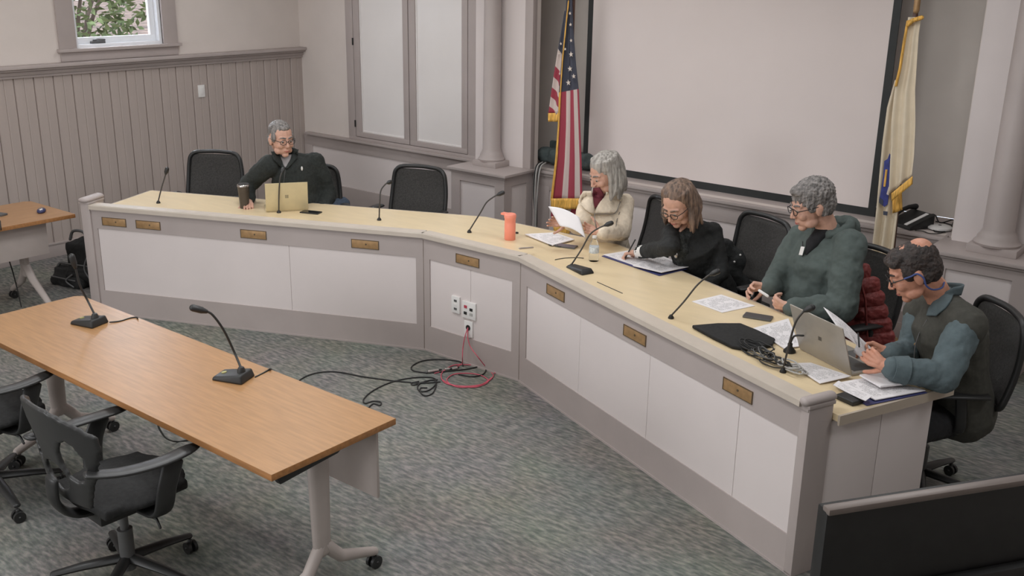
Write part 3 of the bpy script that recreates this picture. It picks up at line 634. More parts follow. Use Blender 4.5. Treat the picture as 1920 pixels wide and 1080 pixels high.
def post(par, x0, x1, y0, y1, h):
    MB().box(x0, x1, y0, y1, 0, h - .005).build('post', M_taupe, par, bevel=.004)
    mb = MB(); w = x1 - x0
    mb.tube([(x0 + w / 2, y0 - .004, h + .008), (x0 + w / 2, y1 + .004, h + .008)], [(w * .58, .02)] * 2, 20, side=(1, 0, 0)).build('post_cap', M_taupe, par, smooth='auto')
    MB().box(x0 - .006, x1 + .006, y0 - .006, y1 + .006, h - .02, h - .004).build('post_collar', M_taupe, par, bevel=.003)
post(r1, -L1 - .075, -L1 + .001, -.015, .15, .862)
post(r2, L2 - .045, L2 + .003, -.004, .135, .825)
# end panels
MB().box(-L1 - .04, -L1 - .01, .15, .80, 0, .725).build('end_panel', M_panel, r1, bevel=.002)
ep = MB().box(L2 - .03, L2 - .005, .13, .45, 0.10, .72).box(L2 - .03, L2 - .005, .454, .78, 0.10, .72).build('end_panel', M_panel, r2, bevel=.002)
MB().box(L2 - .03, L2 - .003, .13, .785, 0, .0995).build('end_base', M_taupe, r2)
# worktop, one continuous piece
DEP = .855
def w1(s, n): return Q1 + D1 * s + N1 * n
def w2(s, n): return Q2 + D2 * s + N2 * n
b1 = w1(-L1 - .075, DEP); b2 = w2(L2 + .028, DEP)
yk = Q1.y + DEP
def isect(p, d, yv): t = (yv - p.y) / d.y; return p + d * t
k1 = isect(w1(0, DEP), D1, yk - .0); k2 = isect(w2(0, DEP), D2, yk)
f = .046
poly = [w1(-L1 - .075, .155), w1(-L1 + .01, .155), w1(-L1 + .01, f), Vector((Q1.x - .01, Q1.y + f, 0)), Vector((Q2.x + .01, Q2.y + f, 0)), w2(L2 - .045, f), w2(L2 - .045, .14), w2(L2 + .028, .14), b2, k2, k1, b1]
wt = MB().prism([(p.x, p.y) for p in poly], WT - .03, WT - .002)
wt = wt.build('worktop', M_lam, None)
tag(wt, 'continuous cream laminate worktop running around the dais', 'worktop')
ed = MB()
for a, b in ((b1, k1), (k1, k2), (k2, b2), (w2(L2 + .028, .14), b2), (w1(-L1 - .075, .155), b1)):
    d = (b - a).normalized(); n = Vector((d.y, -d.x, 0)); c = (a + b) / 2
    if (c - Vector((-4.1, 4.9, 0))).dot(n) < 0: n = -n
    ed.prism([((a).x, (a).y), ((b).x, (b).y), ((b + n * .012).x, (b + n * .012).y), ((a + n * .012).x, (a + n * .012).y)], WT - .045, WT)
ed.build('edge_band', mat('edge_band', S((190, 176, 160), 0.95), .5, nz=(9, .03)), wt)
MB().prism([(p.x, p.y) for p in poly], WT - .002, WT).build('laminate_top', M_lam, wt)
# butt joints of the lip where the sections meet
# outlets on the middle section
a0 = math.atan2(Q2.y - Q1.y, Q2.x - Q1.x)
def mid(px, py):
    d = ray(px, py); n = Vector((-math.sin(a0), math.cos(a0), 0)); o = Vector((0, 0, HC)); t = (Q1 - o).dot(n) / d.dot(n); p = o + d * t; return (p - Q1).dot(Vector((math.cos(a0), math.sin(a0), 0))), p.z
s, z = mid(855, 571)
MB().box(s - .036, s + .036, -.006, .006, z - .058, z + .058).build('outlet_plate', M_white, r0, bevel=.002)
for dz in (-.028, 0, .028): MB().box(s - .012, s + .012, -.0085, -.005, z + dz - .007, z + dz + .007).build('socket', M_shade if dz else M_white, r0)
s, z = mid(880, 582)
op = MB().box(s - .058, s + .058, -.007, .006, z - .058, z + .058).build('outlet_plate', M_white, r0, bevel=.002)
for dx, dz, m in ((-.026, .022, M_red), (-.028, -.022, M_black), (.022, .01, M_black), (.022, -.022, M_gcable)): MB().box(s + dx - .012, s + dx + .012, -.011, -.006, z + dz - .009, z + dz + .009).build('socket', m, op)
s, z = mid(879, 614)
pl = MB().box(s - .036, s + .036, -.006, .006, z - .065, z + .045).build('cable_plate', M_white, r0, bevel=.002)
MB().lathe([(.019, 0), (.019, .003)], 16, Matrix.Translation((s, -.006, z)) @ Matrix.Rotation(PI / 2, 4, 'X')).build('grommet', M_black, pl)
hole = Q1 + Vector((math.cos(a0), math.sin(a0), 0)) * s + Vector((0, -.009, z))

LM = (Q2 - Q1).length
MB().box(-.0035, .0005, -.0015, .01, .012, .79).build('joint', M_brassd, r0); MB().box(LM - .0005, LM + .0035, -.0015, .01, .012, .79).build('joint', M_brassd, r0)
# cables on the carpet
F_ = lambda px, py, z=.006: P(px, py, z)
def offs(q, d=-.02): return q + Vector((0, d, 0))
cable([hole, PY(872, 630, 4.70), PY(868, 652, 4.69), PY(867, 670, 4.67), F_(866, 682), F_(850, 690), F_(815, 700)], .0035, M_redc, 'thin red cable dropping from the left of the plate on the dais', group=None)
cable([hole, PY(877, 632, 4.71), PY(882, 650, 4.70), PY(895, 668, 4.68), F_(914, 692), F_(925, 705), F_(905, 720), F_(870, 724), F_(835, 718), F_(828, 700), F_(850, 685), F_(880, 684), F_(915, 688), F_(928, 700)], .0035, M_redc, 'thin red cable coiled on the carpet in front of the dais')
cable([F_(829, 712), F_(850, 722), F_(890, 726), F_(915, 716), F_(905, 705), F_(880, 700), F_(850, 702), F_(838, 714), F_(860, 726), F_(900, 722), F_(922, 708)], .0035, M_redc, 'second red cable loop lying in front of the outlets')
cable([P(441 + 38, 707, .731), P(493, 700, .731), P(503, 694, .732), P(508, 692, .72), P(512, 700, .5), F_(530, 745), F_(560, 714), F_(590, 700), F_(630, 697), F_(680, 706), F_(740, 714), F_(790, 718), F_(825, 716)], .0042, M_cable, 'black microphone cable running from the oak table to the red coil', n=8)
cable([F_(690, 765), F_(700, 757), F_(712, 760), F_(714, 754), F_(700, 752), F_(685, 756), F_(682, 748), F_(700, 732), F_(735, 716), F_(775, 708), F_(810, 708), F_(818, 716), F_(812, 726), F_(800, 733), F_(786, 733), F_(784, 722), F_(800, 714), F_(820, 712)], .0042, M_cable, 'black cable with small loops on the carpet beside the oak table', n=8)
cable([F_(800, 727), F_(788, 728), F_(790, 738), F_(800, 742), F_(812, 736), F_(818, 720), F_(812, 712), F_(796, 716), F_(775, 722), F_(772, 718), F_(785, 715)], .0042, M_cable, 'black cable coil nearest the middle of the carpet', n=8)
cable([F_(868, 686), F_(862, 678), F_(830, 674), F_(795, 676), F_(773, 686), F_(775, 695), F_(800, 699), F_(800, 699), F_(830, 697), F_(875, 692), F_(902, 687), F_(911, 692), F_(905, 702), F_(885, 706), F_(860, 702)], .0042, M_cable, 'black cable looping round the bright connectors', n=8)
for i, (pa_, pb_, la) in enumerate((((802, 697), (822, 694), 'left silver plug joining the cables on the carpet'), ((834, 692.5), (843, 692), 'middle silver plug on the carpet cables'), ((847, 692), (857, 690), 'right silver plug on the carpet cables'))):
    a, b = P(*pa_, .012), P(*pb_, .012); t = thing('cable_connector', la, 'connector', a, 0, 'silver plugs on the carpet'); q = b - a
    MB().tube([(0, 0, 0), tuple(q)], .0105, 10, dome=False).build('barrel', M_chrome, t, smooth='auto'); MB().tube([tuple(q), tuple(q * 1.25)], .006, 8).build('boot', M_cable, t, smooth='auto')

# ------------------------------------------------------------------ oak nesting table and side table
def caster(mb, x, y, r=.03):
    mb.tube([(x - .022, y, r), (x - .008, y, r)], r, 14, dome=False).tube([(x + .008, y, r), (x + .022, y, r)], r, 14, dome=False).tube([(x, y, r), (x, y, r * 2.1)], .011, 8).tube([(x - .02, y, r), (x + .02, y, r)], .008, 8)
TX0, TX1, TY0, TY1 = -5.30, -2.785, 2.085, 2.735
tb = thing('oak_table', 'long oak laminate table with two gooseneck microphones in the foreground', 'table', ((TX0 + TX1) / 2, (TY0 + TY1) / 2, 0))
hx, hy = (TX1 - TX0) / 2, (TY1 - TY0) / 2
MB().prism([(-hx + .03, hy), (-hx, hy - .03), (-hx, -hy), (hx, -hy), (hx, hy)], .702, .729).build('tabletop', M_woode, tb, bevel=.002)
MB().prism([(-hx + .032, hy - .001), (-hx + .001, hy - .032), (-hx + .001, -hy + .001), (hx - .001, -hy + .001), (hx - .001, hy - .001)], .7285, .73).build('laminate', M_wood, tb)
MB().box(-hx + .10, hx - .03, hy - .09, hy - .075, .38, .70).build('modesty_panel', M_greyleg, tb, bevel=.003)
for sx_ in (-1, 1):
    cx = sx_ * (hx - (.10 if sx_ > 0 else .30)); 
    lg = MB().tube([(cx, -.02, .69), (cx, -.02, .42), (cx, -.02, .22)], [(.030, .052), (.028, .048), (.026, .042)], 16, side=(1, 0, 0))
    lg.tube([(cx, -.02, .26), (cx, -.10, .14), (cx, -.27, .075)], [(.026, .03), (.026, .03), (.022, .02)], 12, side=(1, 0, 0)).tube([(cx, -.02, .26), (cx, .08, .15), (cx, .27, .08)], [(.026, .03), (.026, .028), (.022, .02)], 12, side=(1, 0, 0))
    lg.build('leg', M_greyleg, tb, smooth='auto')
    for yy in (-.27, .27):
        mb = MB(); caster(mb, cx, yy); mb.build('caster', M_black, tb, smooth='auto')
    MB().box(cx - .02, cx + .02, -.26, .26, .68, .702).build('top_bracket', M_shade, tb, bevel=.003)
MB().add([(hx - .05, -.29, .70), (hx - .02, -.29, .70), (hx - .02, .05, .70), (hx - .05, .05, .70), (hx - .05, -.27, .66), (hx - .02, -.27, .66), (hx - .02, .02, .68), (hx - .05, .02, .68)], [(0, 1, 2, 3), (7, 6, 5, 4), (0, 4, 5, 1), (1, 5, 6, 2), (2, 6, 7, 3), (3, 7, 4, 0)]).build('tilt_lever', M_black, tb, bevel=.004)
t2 = thing('side_table', 'oak laminate side table with white modesty panel at the left edge', 'table', (-7.46, 2.8, 0))
MB().prism([(-.32, .86), (-.29, .90), (.35, .91), (.35, -.9), (-.32, -.9)], .702, .729).build('tabletop', M_woode, t2, bevel=.002)
MB().prism([(-.319, .859), (-.289, .899), (.349, .909), (.349, -.899), (-.319, -.899)], .7285, .73).build('laminate', M_wooda, t2)
MB().box(.215, .23, -.9, .74, .44, .70).build('modesty_panel', M_greyleg, t2, bevel=.003)
for yy in (.66, -.7):
    MB().tube([(-.02, yy, .69), (-.02, yy, .25)], [(.03, .045)] * 2, 12, side=(0, 1, 0)).tube([(-.02, yy, .34), (.08, yy, .22), (.29, yy, .075)], [(.03, .026), (.03, .026), (.022, .02)], 12, side=(0, 1, 0)).tube([(-.02, yy, .3), (-.1, yy, .18), (-.27, yy, .075)], [(.03, .026), (.03, .026), (.022, .02)], 12, side=(0, 1, 0)).build('leg', M_greyleg, t2, smooth='auto')
    for xx in (-.27, .29):
        mb = MB(); caster(mb, xx, yy); mb.build('caster', M_black, t2, smooth='auto')
q = P(78, 398, .73)
t = thing('computer_mouse', 'dark blue and silver computer mouse on the side table', 'computer mouse', q, .9)
mb = MB().ell((0, 0, .012), (.032, .055, .022)); mb.v = [(a, b, max(c, 0)) for a, b, c in mb.v]; mb.build('shell', mat('mouse_navy', (.03, .035, .10), .2, nz=(9, .1)), t, smooth=True)
mb = MB().ell((0, -.012, .017), (.022, .034, .019)); mb.v = [(a, b, max(c, .004)) for a, b, c in mb.v]; mb.build('palm_rest', M_chrome, t, smooth=True)
t = thing('small_device', 'small dark device at the left end of the side table', 'device', P(3, 404, .73), .3); MB().box(-.06, .03, -.03, .03, 0, .015).build('case', M_shade, t, bevel=.004)
cable([P(0, 414, .75), P(2, 430, .73), P(5, 440, .5) , P(14, 478, .4), P(24, 510, .25), P(33, 545, .1), P(40, 575, .01)], .0045, M_cable, 'black cable hanging from the side table to the carpet')
cable([P(296, 795, .69), P(300, 806, .45), P(312, 822, .12), P(330, 828, .01), P(352, 825, .006), P(370, 818, .006)], .0045, M_cable, 'black cable hanging under the near edge of the oak table')

# black bags on the floor beside the dais post
def bag(name, label, loc, rz, sx, sy, sz, lean=0):
    t = thing(name, label, 'bag', loc, rz); mb = MB().box(-sx, sx, -sy, sy, .01, sz * .9).ell((0, 0, sz * .86), (sx * .95, sy * .9, sz * .14)).tube([(-sx * .8, -sy, sz * .25), (sx * .8, -sy, sz * .25)], .05, 8)
    vox(mb, 'body', M_chair, t, .015, 5, [(.1, .03)])
    for s in (-1, 1): MB().tube(U([(s * sx * .4 - .08, s * sy * .6, sz * .95), (s * sx * .4 - .05, s * sy * .5, sz * 1.12), (s * sx * .4 + .05, s * sy * .5, sz * 1.12), (s * sx * .4 + .08, s * sy * .6, sz * .95)], 5), .012, 8).build('strap', M_shade, t, smooth=True)
    MB().tube([(-sx * .8, -sy - .045, sz * .5), (sx * .8, -sy - .045, sz * .5)], .006, 6).build('zip', M_shade, t, smooth=True)
    MB().tube(U([(sx * .6, -sy - .04, sz * .8), (sx * .3, -sy - .06, sz * .45), (sx * .7, -sy - .05, sz * .15)], 5), .007, 6).build('zip_pull_cord', M_shade, t, smooth=True)
bag('rolling_bag', 'black laptop bag standing against the left dais post', P(143, 545, .0) + Vector((-.05, .2, 0)), .35, .17, .11, .40)
bag('flat_bag', 'low black bag lying behind the leg of the side table', P(88, 556, .0) + Vector((-.15, .35, 0)), .2, .17, .1, .15)

# ------------------------------------------------------------------ television seen from behind
tv = thing('television', 'large black television seen from behind in the lower right corner', 'television', (-.80, 2.29, .0), math.atan2(.824, .566))
MB().box(0, 1.30, -.022, .022, .52, 1.245).build('back_cover', M_black, tv, bevel=.006)
MB().box(.0, 1.30, -.03, .0, 1.235, 1.252).build('top_bezel', mat('bezel_grey', S((150, 138, 132), .75), .35, .2, nz=(9, .05)), tv, bevel=.003)
MB().box(.25, 1.05, -.06, -.022, .6, 1.0).build('electronics_hump', M_black, tv, bevel=.02)
MB().box(.012, 1.288, .0222, .0235, .55, 1.23).build('screen_glass', M_glassd, tv)
MB().box(.55, .75, -.10, -.06, .72, .92).build('mount_plate', M_black, tv, bevel=.005)
MB().tube([(.65, -.10, .82), (.65, -.10, .06)], .035, 16, dome=False).build('stand_post', M_black, tv, smooth='auto')
MB().box(.35, .95, -.13, -.07, .06, .10).box(.35, .41, -.35, .25, .05, .09).box(.89, .95, -.35, .25, .05, .09).build('stand_base', M_black, tv, bevel=.004)
for xx in (.38, .92):
    for yy in (-.32, .22):
        mb = MB(); caster(mb, xx, yy, .024); mb.build('caster', M_black, tv, smooth='auto')

# ------------------------------------------------------------------ office chairs
def base5(t, m=M_black, R=.31, z=.09, rot=.3, gas=M_shade):
    for k in range(5):
        a = rot + k * 2 * PI / 5; c, s = math.cos(a), math.sin(a)
        MB().tube([(c * .03, s * .03, z + .03), (c * R * .6, s * R * .6, z + .015), (c * R, s * R, z - .005)], [(.028, .02), (.024, .016), (.018, .012)], 8, side=(-s, c, 0)).build('base_arm', m, t, smooth='auto')
        mb = MB(); mb.M = Matrix.Translation((c * R, s * R, 0)) @ Matrix.Rotation(a, 4, 'Z'); caster(mb, 0, 0, .028); mb.build('caster', m, t, smooth='auto')
    MB().tube([(0, 0, .07), (0, 0, .26)], .032, 14, dome=False).tube([(0, 0, .2), (0, 0, .42)], .018, 12, dome=False).build('gas_lift', gas, t, smooth='auto')
def mesh_chair(label, loc, facing, group=None, H=1.0, wd=.47, arms=True):
    t = thing('office_chair', label, 'chair', loc, facing - PI / 2, 'black mesh chairs behind the dais')
    base5(t)
    mb = MB().box(-.22, .22, -.2, .24, .42, .49).tube([(-.2, .23, .452), (.2, .23, .452)], .036, 10)
    vox(mb, 'seat', M_chair, t, .014, 6)
    MB().box(-.1, .1, -.14, .12, .37, .425).build('tilt_mechanism', M_black, t, bevel=.01)
    def bk(u, v):
        z = .56 + (H - .56) * v; x = (u - .5) * wd * (1.04 - .12 * v ** 3)
        return (x, -.245 - .07 * v - .02 * math.sin(v * PI) + .035 * (2 * u - 1) ** 2, z)
    MB().sheet(lambda u, v: bk(.015 + .97 * u, .015 + .97 * v), 14, 12, .006).build('mesh_panel', M_mesh, t, smooth=True)
    loop = [bk(u, 0) for u in (.1, .3, .5, .7, .9)] + [bk(.985, .06)] + [bk(1, v) for v in (.2, .4, .6, .8)] + [bk(.985, .93)] + [bk(u, 1) for u in (.9, .7, .5, .3, .1)] + [bk(.015, .93)] + [bk(0, v) for v in (.8, .6, .4, .2)] + [bk(.015, .06)]
    # slight arch in the top rail
    loop = [(x, y, z + (.018 * (1 - (x / (wd * .5)) ** 2) if z > H - .03 else 0)) for x, y, z in loop]
    MB().tube(U(loop + [loop[0]], 4), .017, 10, dome=False).build('back_frame', M_black, t, smooth=True)
    MB().tube(U([(0, -.05, .40), (0, -.22, .42), (0, -.29, .52), (0, -.31, .72)], 5), [(.035, .014)] * 16, 10, side=(1, 0, 0)).build('back_support', M_black, t, smooth=True)
    if arms:
        for s in (-1, 1):
            MB().tube(U([(s * .17, -.02, .43), (s * .27, -.03, .47), (s * .285, -.02, .56), (s * .285, -.01, .64)], 4), [(.028, .014)] * 13, 10, side=(0, 1, 0)).build('arm_post', M_black, t, smooth=True)
            MB().tube([(s * .285, -.13, .655), (s * .285, 0, .66), (s * .275, .13, .655)], [(.04, .014), (.045, .015), (.036, .013)], 12, side=(1, 0, 0)).build('armrest', M_black, t, smooth=True)
    return t
def at2(v): return (v.x, v.y, 0)
mesh_chair('empty black mesh chair behind the dais, left of the man with the tan laptop', at2(P(380, 338, .8)), math.radians(-58), H=.97)
mesh_chair('empty black mesh chair behind the dais in front of the white cabinet doors', at2(P(758, 364, .8)), math.radians(-72), H=.95)

def shell_chair(label, loc, facing, rot=.2):
    t = thing('task_chair', label, 'chair', loc, facing - PI / 2, 'task chairs at the oak table')
    base5(t, rot=rot, R=.30)
    mb = MB().ell((0, .03, .465), (.25, .24, .045), n=24).box(-.2, .2, -.17, .2, .44, .485)
    vox(mb, 'seat', M_chair, t, .013, 6)
    MB().box(-.09, .09, -.14, .14, .36, .425).build('tilt_mechanism', M_black, t, bevel=.01)
    # pierced plastic back: a curved shell with openings
    hw = .285; z0, z1 = .50, .93; nu, nv = 44, 38
    def g(u, v):
        x = (u - .5) * 2 * hw; z = z0 + (z1 - z0) * v
        return Vector((x, -.225 - .075 * v + .15 * (abs(2 * u - 1)) ** 2.2 * .55, z))
    def hole(u, v):
        x = 2 * u - 1
        out = abs(x) > .58 + .46 * min(1, v / .75)
        top = v > .80 + .20 * (1 - abs(x) ** 2.5)
        ov = lambda cx, cy, rx, ry: ((x - cx) / rx) ** 2 + ((v - cy) / ry) ** 2 < 1
        return out or top or ov(-.50, .50, .22, .20) or ov(.50, .50, .22, .20) or ov(0, .26, .30, .15)
    mb = MB(); idx = {}
    def vid(i, j, k):
        if (i, j, k) not in idx:
            p = g(i / nu, j / nv) + Vector((0, .011 if k else -.011, 0)); idx[(i, j, k)] = len(mb.v); mb.v.append(tuple(p))
        return idx[(i, j, k)]
    solid = [[not hole((i + .5) / nu, (j + .5) / nv) for j in range(nv)] for i in range(nu)]
    for i in range(nu):
        for j in range(nv):
            if not solid[i][j]: continue
            mb.f.append((vid(i, j, 0), vid(i, j + 1, 0), vid(i + 1, j + 1, 0), vid(i + 1, j, 0))); mb.f.append((vid(i, j, 1), vid(i + 1, j, 1), vid(i + 1, j + 1, 1), vid(i, j + 1, 1)))
            for di, dj, a, b in ((-1, 0, (i, j), (i, j + 1)), (1, 0, (i + 1, j + 1), (i + 1, j)), (0, -1, (i + 1, j), (i, j)), (0, 1, (i, j + 1), (i + 1, j + 1))):
                ii, jj = i + di, j + dj
                if not (0 <= ii < nu and 0 <= jj < nv and solid[ii][jj]): mb.f.append((vid(*a, 0), vid(*a, 1), vid(*b, 1), vid(*b, 0)))
    vox(mb, 'pierced_back', M_shade2, t, .007, 16)
    MB().tube(U([(0, -.05, .40), (0, -.2, .42), (0, -.27, .50), (0, -.27, .60)], 5), [(.045, .016)] * 16, 10, side=(1, 0, 0)).build('back_support', M_black, t, smooth=True)
    for s in (-1, 1):
        MB().tube(U([(s * .16, .02, .41), (s * .27, .03, .43), (s * .295, .05, .55), (s * .29, .09, .645)], 5), [(.045, .014)] * 16, 10, side=(0, 1, 0)).build('arm_post', M_black, t, smooth=True)
        MB().tube(U([(s * .235, -.24, .69), (s * .275, -.12, .67), (s * .29, .04, .66), (s * .275, .20, .665)], 5), [(.030, .012), (.034, .012)] + [(.040, .012)] * 12 + [(.034, .011), (.026, .009)], 12, side=(1, 0, 0)).build('armrest', M_shade2, t, smooth=True)
    MB().tube([(.05, 0, .40), (.24, .02, .39), (.26, .02, .36)], .006, 8).build('height_lever', M_black, t, smooth=True)
    return t
M_shade2 = mat('charcoal_plastic', (0.028, 0.028, 0.028), 0.42, nz=(20, .08))
shell_chair('black task chair with pierced plastic back at the near side of the oak table', (-3.60, 1.93, 0), math.radians(88), rot=.35)
shell_chair('black task chair mostly cut off by the left edge of the frame', (-4.74, 1.90, 0), math.radians(98), rot=1.0)

# ------------------------------------------------------------------ gooseneck microphones
def mic_table(label, px, py, headpts, rz):
    q = P(px, py, .73); t = thing('desk_microphone', label, 'microphone', q, rz, 'microphones on the oak table')
    R = Matrix.Rotation(-rz, 3, 'Z'); loc = lambda w: R @ (Vector(w) - q)
    b = MB().add([(-.055, -.09, 0), (.055, -.09, 0), (.06, .07, 0), (-.06, .07, 0), (-.05, -.085, .018), (.05, -.085, .018), (.05, .06, .042), (-.05, .06, .042)], [(3, 2, 1, 0), (4, 5, 6, 7), (0, 1, 5, 4), (1, 2, 6, 5), (2, 3, 7, 6), (3, 0, 4, 7)]).build('base', M_black, t, bevel=.012, seg=3)
    MB().lathe([(.012, 0), (.012, .004)], 14, Matrix.Translation((0, -.055, .023)) @ Matrix.Rotation(.16, 4, 'X')).build('talk_button', M_led, t)
    MB().lathe([(.02, .03), (.018, .05), (.012, .062)], 14, Matrix.Translation((0, .035, 0))).build('collar', M_black, t, smooth='auto')
    top = [loc(w) for w in headpts]
    pts = U([Vector((0, .035, .055))] + top, 7)
    MB().tube(pts, .0055, 8).build('gooseneck', M_black, t, smooth=True)
    d = (pts[-1] - pts[-3]).normalized(); MB().tube([pts[-1] - d * .008, pts[-1] + d * .012, pts[-1] + d * .05], [.010, .0155, .0165], 14).build('head', M_black, t, smooth='auto')
    return t
q = P(441, 710, .73)
D_ = math.hypot(q.x, q.y + .03)
mic_table('gooseneck microphone on the middle of the oak table, nearest the pierced chair', 441, 710, [PD(440, 662, D_ + .02), PD(420, 620, D_ + .02), PD(398, 590, D_ + .02), PD(383, 583, D_ + .02)], math.radians(-68))
q = P(170, 607, .73); D_ = math.hypot(q.x, q.y + .03)
mic_table('gooseneck microphone at the far left end of the oak table', 170, 607, [PD(165, 565, D_ + .03), PD(150, 535, D_ + .03), PD(143, 508, D_ + .03), PD(140, 498, D_ + .03)], math.radians(-74))
cable([P(206, 604, .736), P(225, 602, .733), P(245, 596, .733), P(256, 595, .734), P(258, 598, .72), P(256, 606, .5), P(250, 640, .1)], .0035, M_cable, 'short cable from the far left microphone over the table edge')
M_mic = mat('mic_stem', (.06, .055, .05), .4, .3, nz=(20, .1))
def mic_dais(label, base, pts, headlen=.035, basep=None):
    b = P(base[0], base[1], WT); t = thing('gooseneck_microphone', label, 'microphone', b, 0, 'gooseneck microphones along the dais'); D0 = math.hypot(b.x, b.y)
    w = [PD(px, py, D0 + k) - b for px, py, k in pts]
    MB().lathe([(.016, 0), (.016, .006), (.008, .02)], 12).build('socket', M_black, t, smooth='auto')
    c = U([Vector((0, 0, .015))] + w, 6)
    MB().tube(c, .005, 8).build('stem', M_mic, t, smooth=True)
    d = (c[-1] - c[-3]).normalized(); MB().tube([c[-1] - d * .006, c[-1] + d * .01, c[-1] + d * headlen], [.008, .0155, .0155], 12).build('head', M_black, t, smooth='auto')
    if basep:
        q = P(*basep, WT) - b; a = math.atan2(q.y, q.x)
        mb = MB(); mb.M = Matrix.Rotation(a, 4, 'Z'); L = q.length
        mb.add([(-.02, -.035, 0), (2 * L - .0, -.05, 0), (2 * L, .05, 0), (-.02, .035, 0), (0, -.025, .02), (2 * L - .02, -.038, .032), (2 * L - .02, .038, .032), (0, .025, .02)], [(3, 2, 1, 0), (4, 5, 6, 7), (0, 1, 5, 4), (1, 2, 6, 5), (2, 3, 7, 6), (3, 0, 4, 7)]).build('base', M_black, t, bevel=.01, seg=3)
mic_dais('gooseneck microphone at the left end of the dais beside the bright tabletop', (297, 381), [(303, 352, 0), (309, 332, 0), (311, 325, 0)])
mic_dais('gooseneck microphone standing before the tan laptop', (523, 399), [(523, 365, 0), (525, 335, 0), (529, 322, .04)], .028)
mic_dais('gooseneck microphone left of the empty chair by the cabinet', (711, 413), [(712, 380, 0), (714, 358, .02), (722, 346, .04), (727, 343, .06)], .03)
mic_dais('gooseneck microphone left of the coral bottle at the dais bend', (880, 436), [(900, 400, 0), (912, 380, 0), (926, 369, 0), (934, 365, 0)], .035)
mic_dais('gooseneck microphone in front of the woman in the ivory jacket', (1071, 501), [(1090, 468, 0), (1106, 440, 0), (1122, 428, 0), (1136, 422, 0)], .035, (1087, 508))
mic_dais('gooseneck microphone in front of the woman writing', (1258, 597), [(1282, 566, 0), (1306, 536, 0), (1325, 519, 0), (1334, 514, 0)], .035)
mic_dais('gooseneck microphone rising from the cable tangle beside the silver laptop', (1468, 698), [(1474, 668, 0), (1485, 625, 0), (1493, 602, 0), (1505, 586, 0), (1511, 582, 0)], .03)

# ------------------------------------------------------------------ things on the dais
def sheetpaper(nm, label, cat, corners, z, m, group=None, parent=None, lift=None, th=.0012, n=8):
    c = [P(px, py, z) for px, py in corners]; o0 = sum(c, Vector()) / 4
    t = None
    def fn(u, v):
        q = c[0].lerp(c[1], u).lerp(c[3].lerp(c[2], u), v) - o0
        q.z = th + (lift(u, v) if lift else 0); return q
    o = MB().sheet(fn, n, n, th).build(nm, m, parent)
    if parent is None: o.location = (o0.x, o0.y, z); tag(o, label, cat, group or ('papers on the dais' if nm == 'printed_page' else None))
    return o
Wz = WT + .0004
# tumbler
t = thing('tumbler', 'dark steel insulated tumbler beside the hand of the man at the tan laptop', 'tumbler', P(459, 390, WT))
MB().lathe([(.032, 0), (.034, .006), (.038, .08), (.044, .165), (.046, .172)], 28).build('body', M_steel, t, smooth='auto')
MB().lathe([(.0475, .168), (.0475, .178), (.044, .184)], 28).build('lid_rim', M_chrome, t, smooth='auto')
MB().lathe([(.040, .183), (.040, .188)], 28).build('lid', M_black, t, smooth='auto')
# tan laptop
def laptop(label, hinge_l, hinge_r, w_, hgt, tilt, col, depth, key, logo=None, bez=.004):
    a, b = hinge_l, hinge_r; xd = (b - a).normalized(); t = thing('laptop', label, 'laptop', ((a + b) / 2).to_tuple()[:2] + (WT,), math.atan2(xd.y, xd.x)); h = (b - a).length / 2
    # local: x along hinge, -y = towards the lid's back side, keyboard at +y
    MB().box(-h, h, 0, depth, .002, .014).build('base', col, t, bevel=.003)
    MB().box(-h + .02, h - .02, .03, depth * .58, .0141, .0155).build('keyboard', key, t)
    MB().box(-.05, .05, depth * .64, depth * .95, .0141, .0148).build('touchpad', M_shade, t)
    mb = MB(); mb.M = Matrix.Translation((0, -.002, .012)) @ Matrix.Rotation(tilt, 4, 'X'); mb.box(-h, h, -.003, .003, 0, hgt); l = mb.build('lid', col, t, bevel=.0025)
    mb = MB(); mb.M = Matrix.Translation((0, -.002, .012)) @ Matrix.Rotation(tilt, 4, 'X'); mb.box(-h + .008, h - .008, .0032, .004, .012, hgt - .01).build('display', M_glassd, l)
    mb = MB(); mb.M = Matrix.Translation((0, -.002, .012)) @ Matrix.Rotation(tilt, 4, 'X')
    if logo == 'square':
        for dx in (-.0065, .0065):
            for dz in (-.0065, .0065): mb.box(dx - .0055, dx + .0055, -.0040, -.0028, hgt * .5 + dz - .0055, hgt * .5 + dz + .0055)
        mb.build('emblem', mat('emblem_gold', (.30, .26, .17), .4, nz=(9, .1)), l)
    else:
        for k in range(4): mb.add([(-.012 + k * .006, -.0038, hgt * .5 - .012), (-.009 + k * .006, -.0038, hgt * .5 - .012), (-.003 + k * .006, -.0038, hgt * .5 + .012), (-.006 + k * .006, -.0038, hgt * .5 + .012)], [(0, 1, 2, 3)])
        em = mb.build('emblem', M_black, l); em['kind'] = 'stuff'
    return t
ha, hb = P(499, 398, WT), P(578, 394, WT); ha.z = hb.z = 0
laptop('tan laptop with a small square emblem open before the man in the dark quarter-zip', ha, hb, 0, .215, math.radians(10), M_cream, .21, M_cream, 'square')
t = thing('smartphone', 'black smartphone lying right of the tan laptop', 'smartphone', P(583, 399, WT), math.radians(20)); MB().box(-.075, .075, -.037, .037, 0, .009).build('case', M_black, t, bevel=.003); MB().box(-.07, .07, -.033, .033, .0088, .0095).build('screen', M_glassd, t)
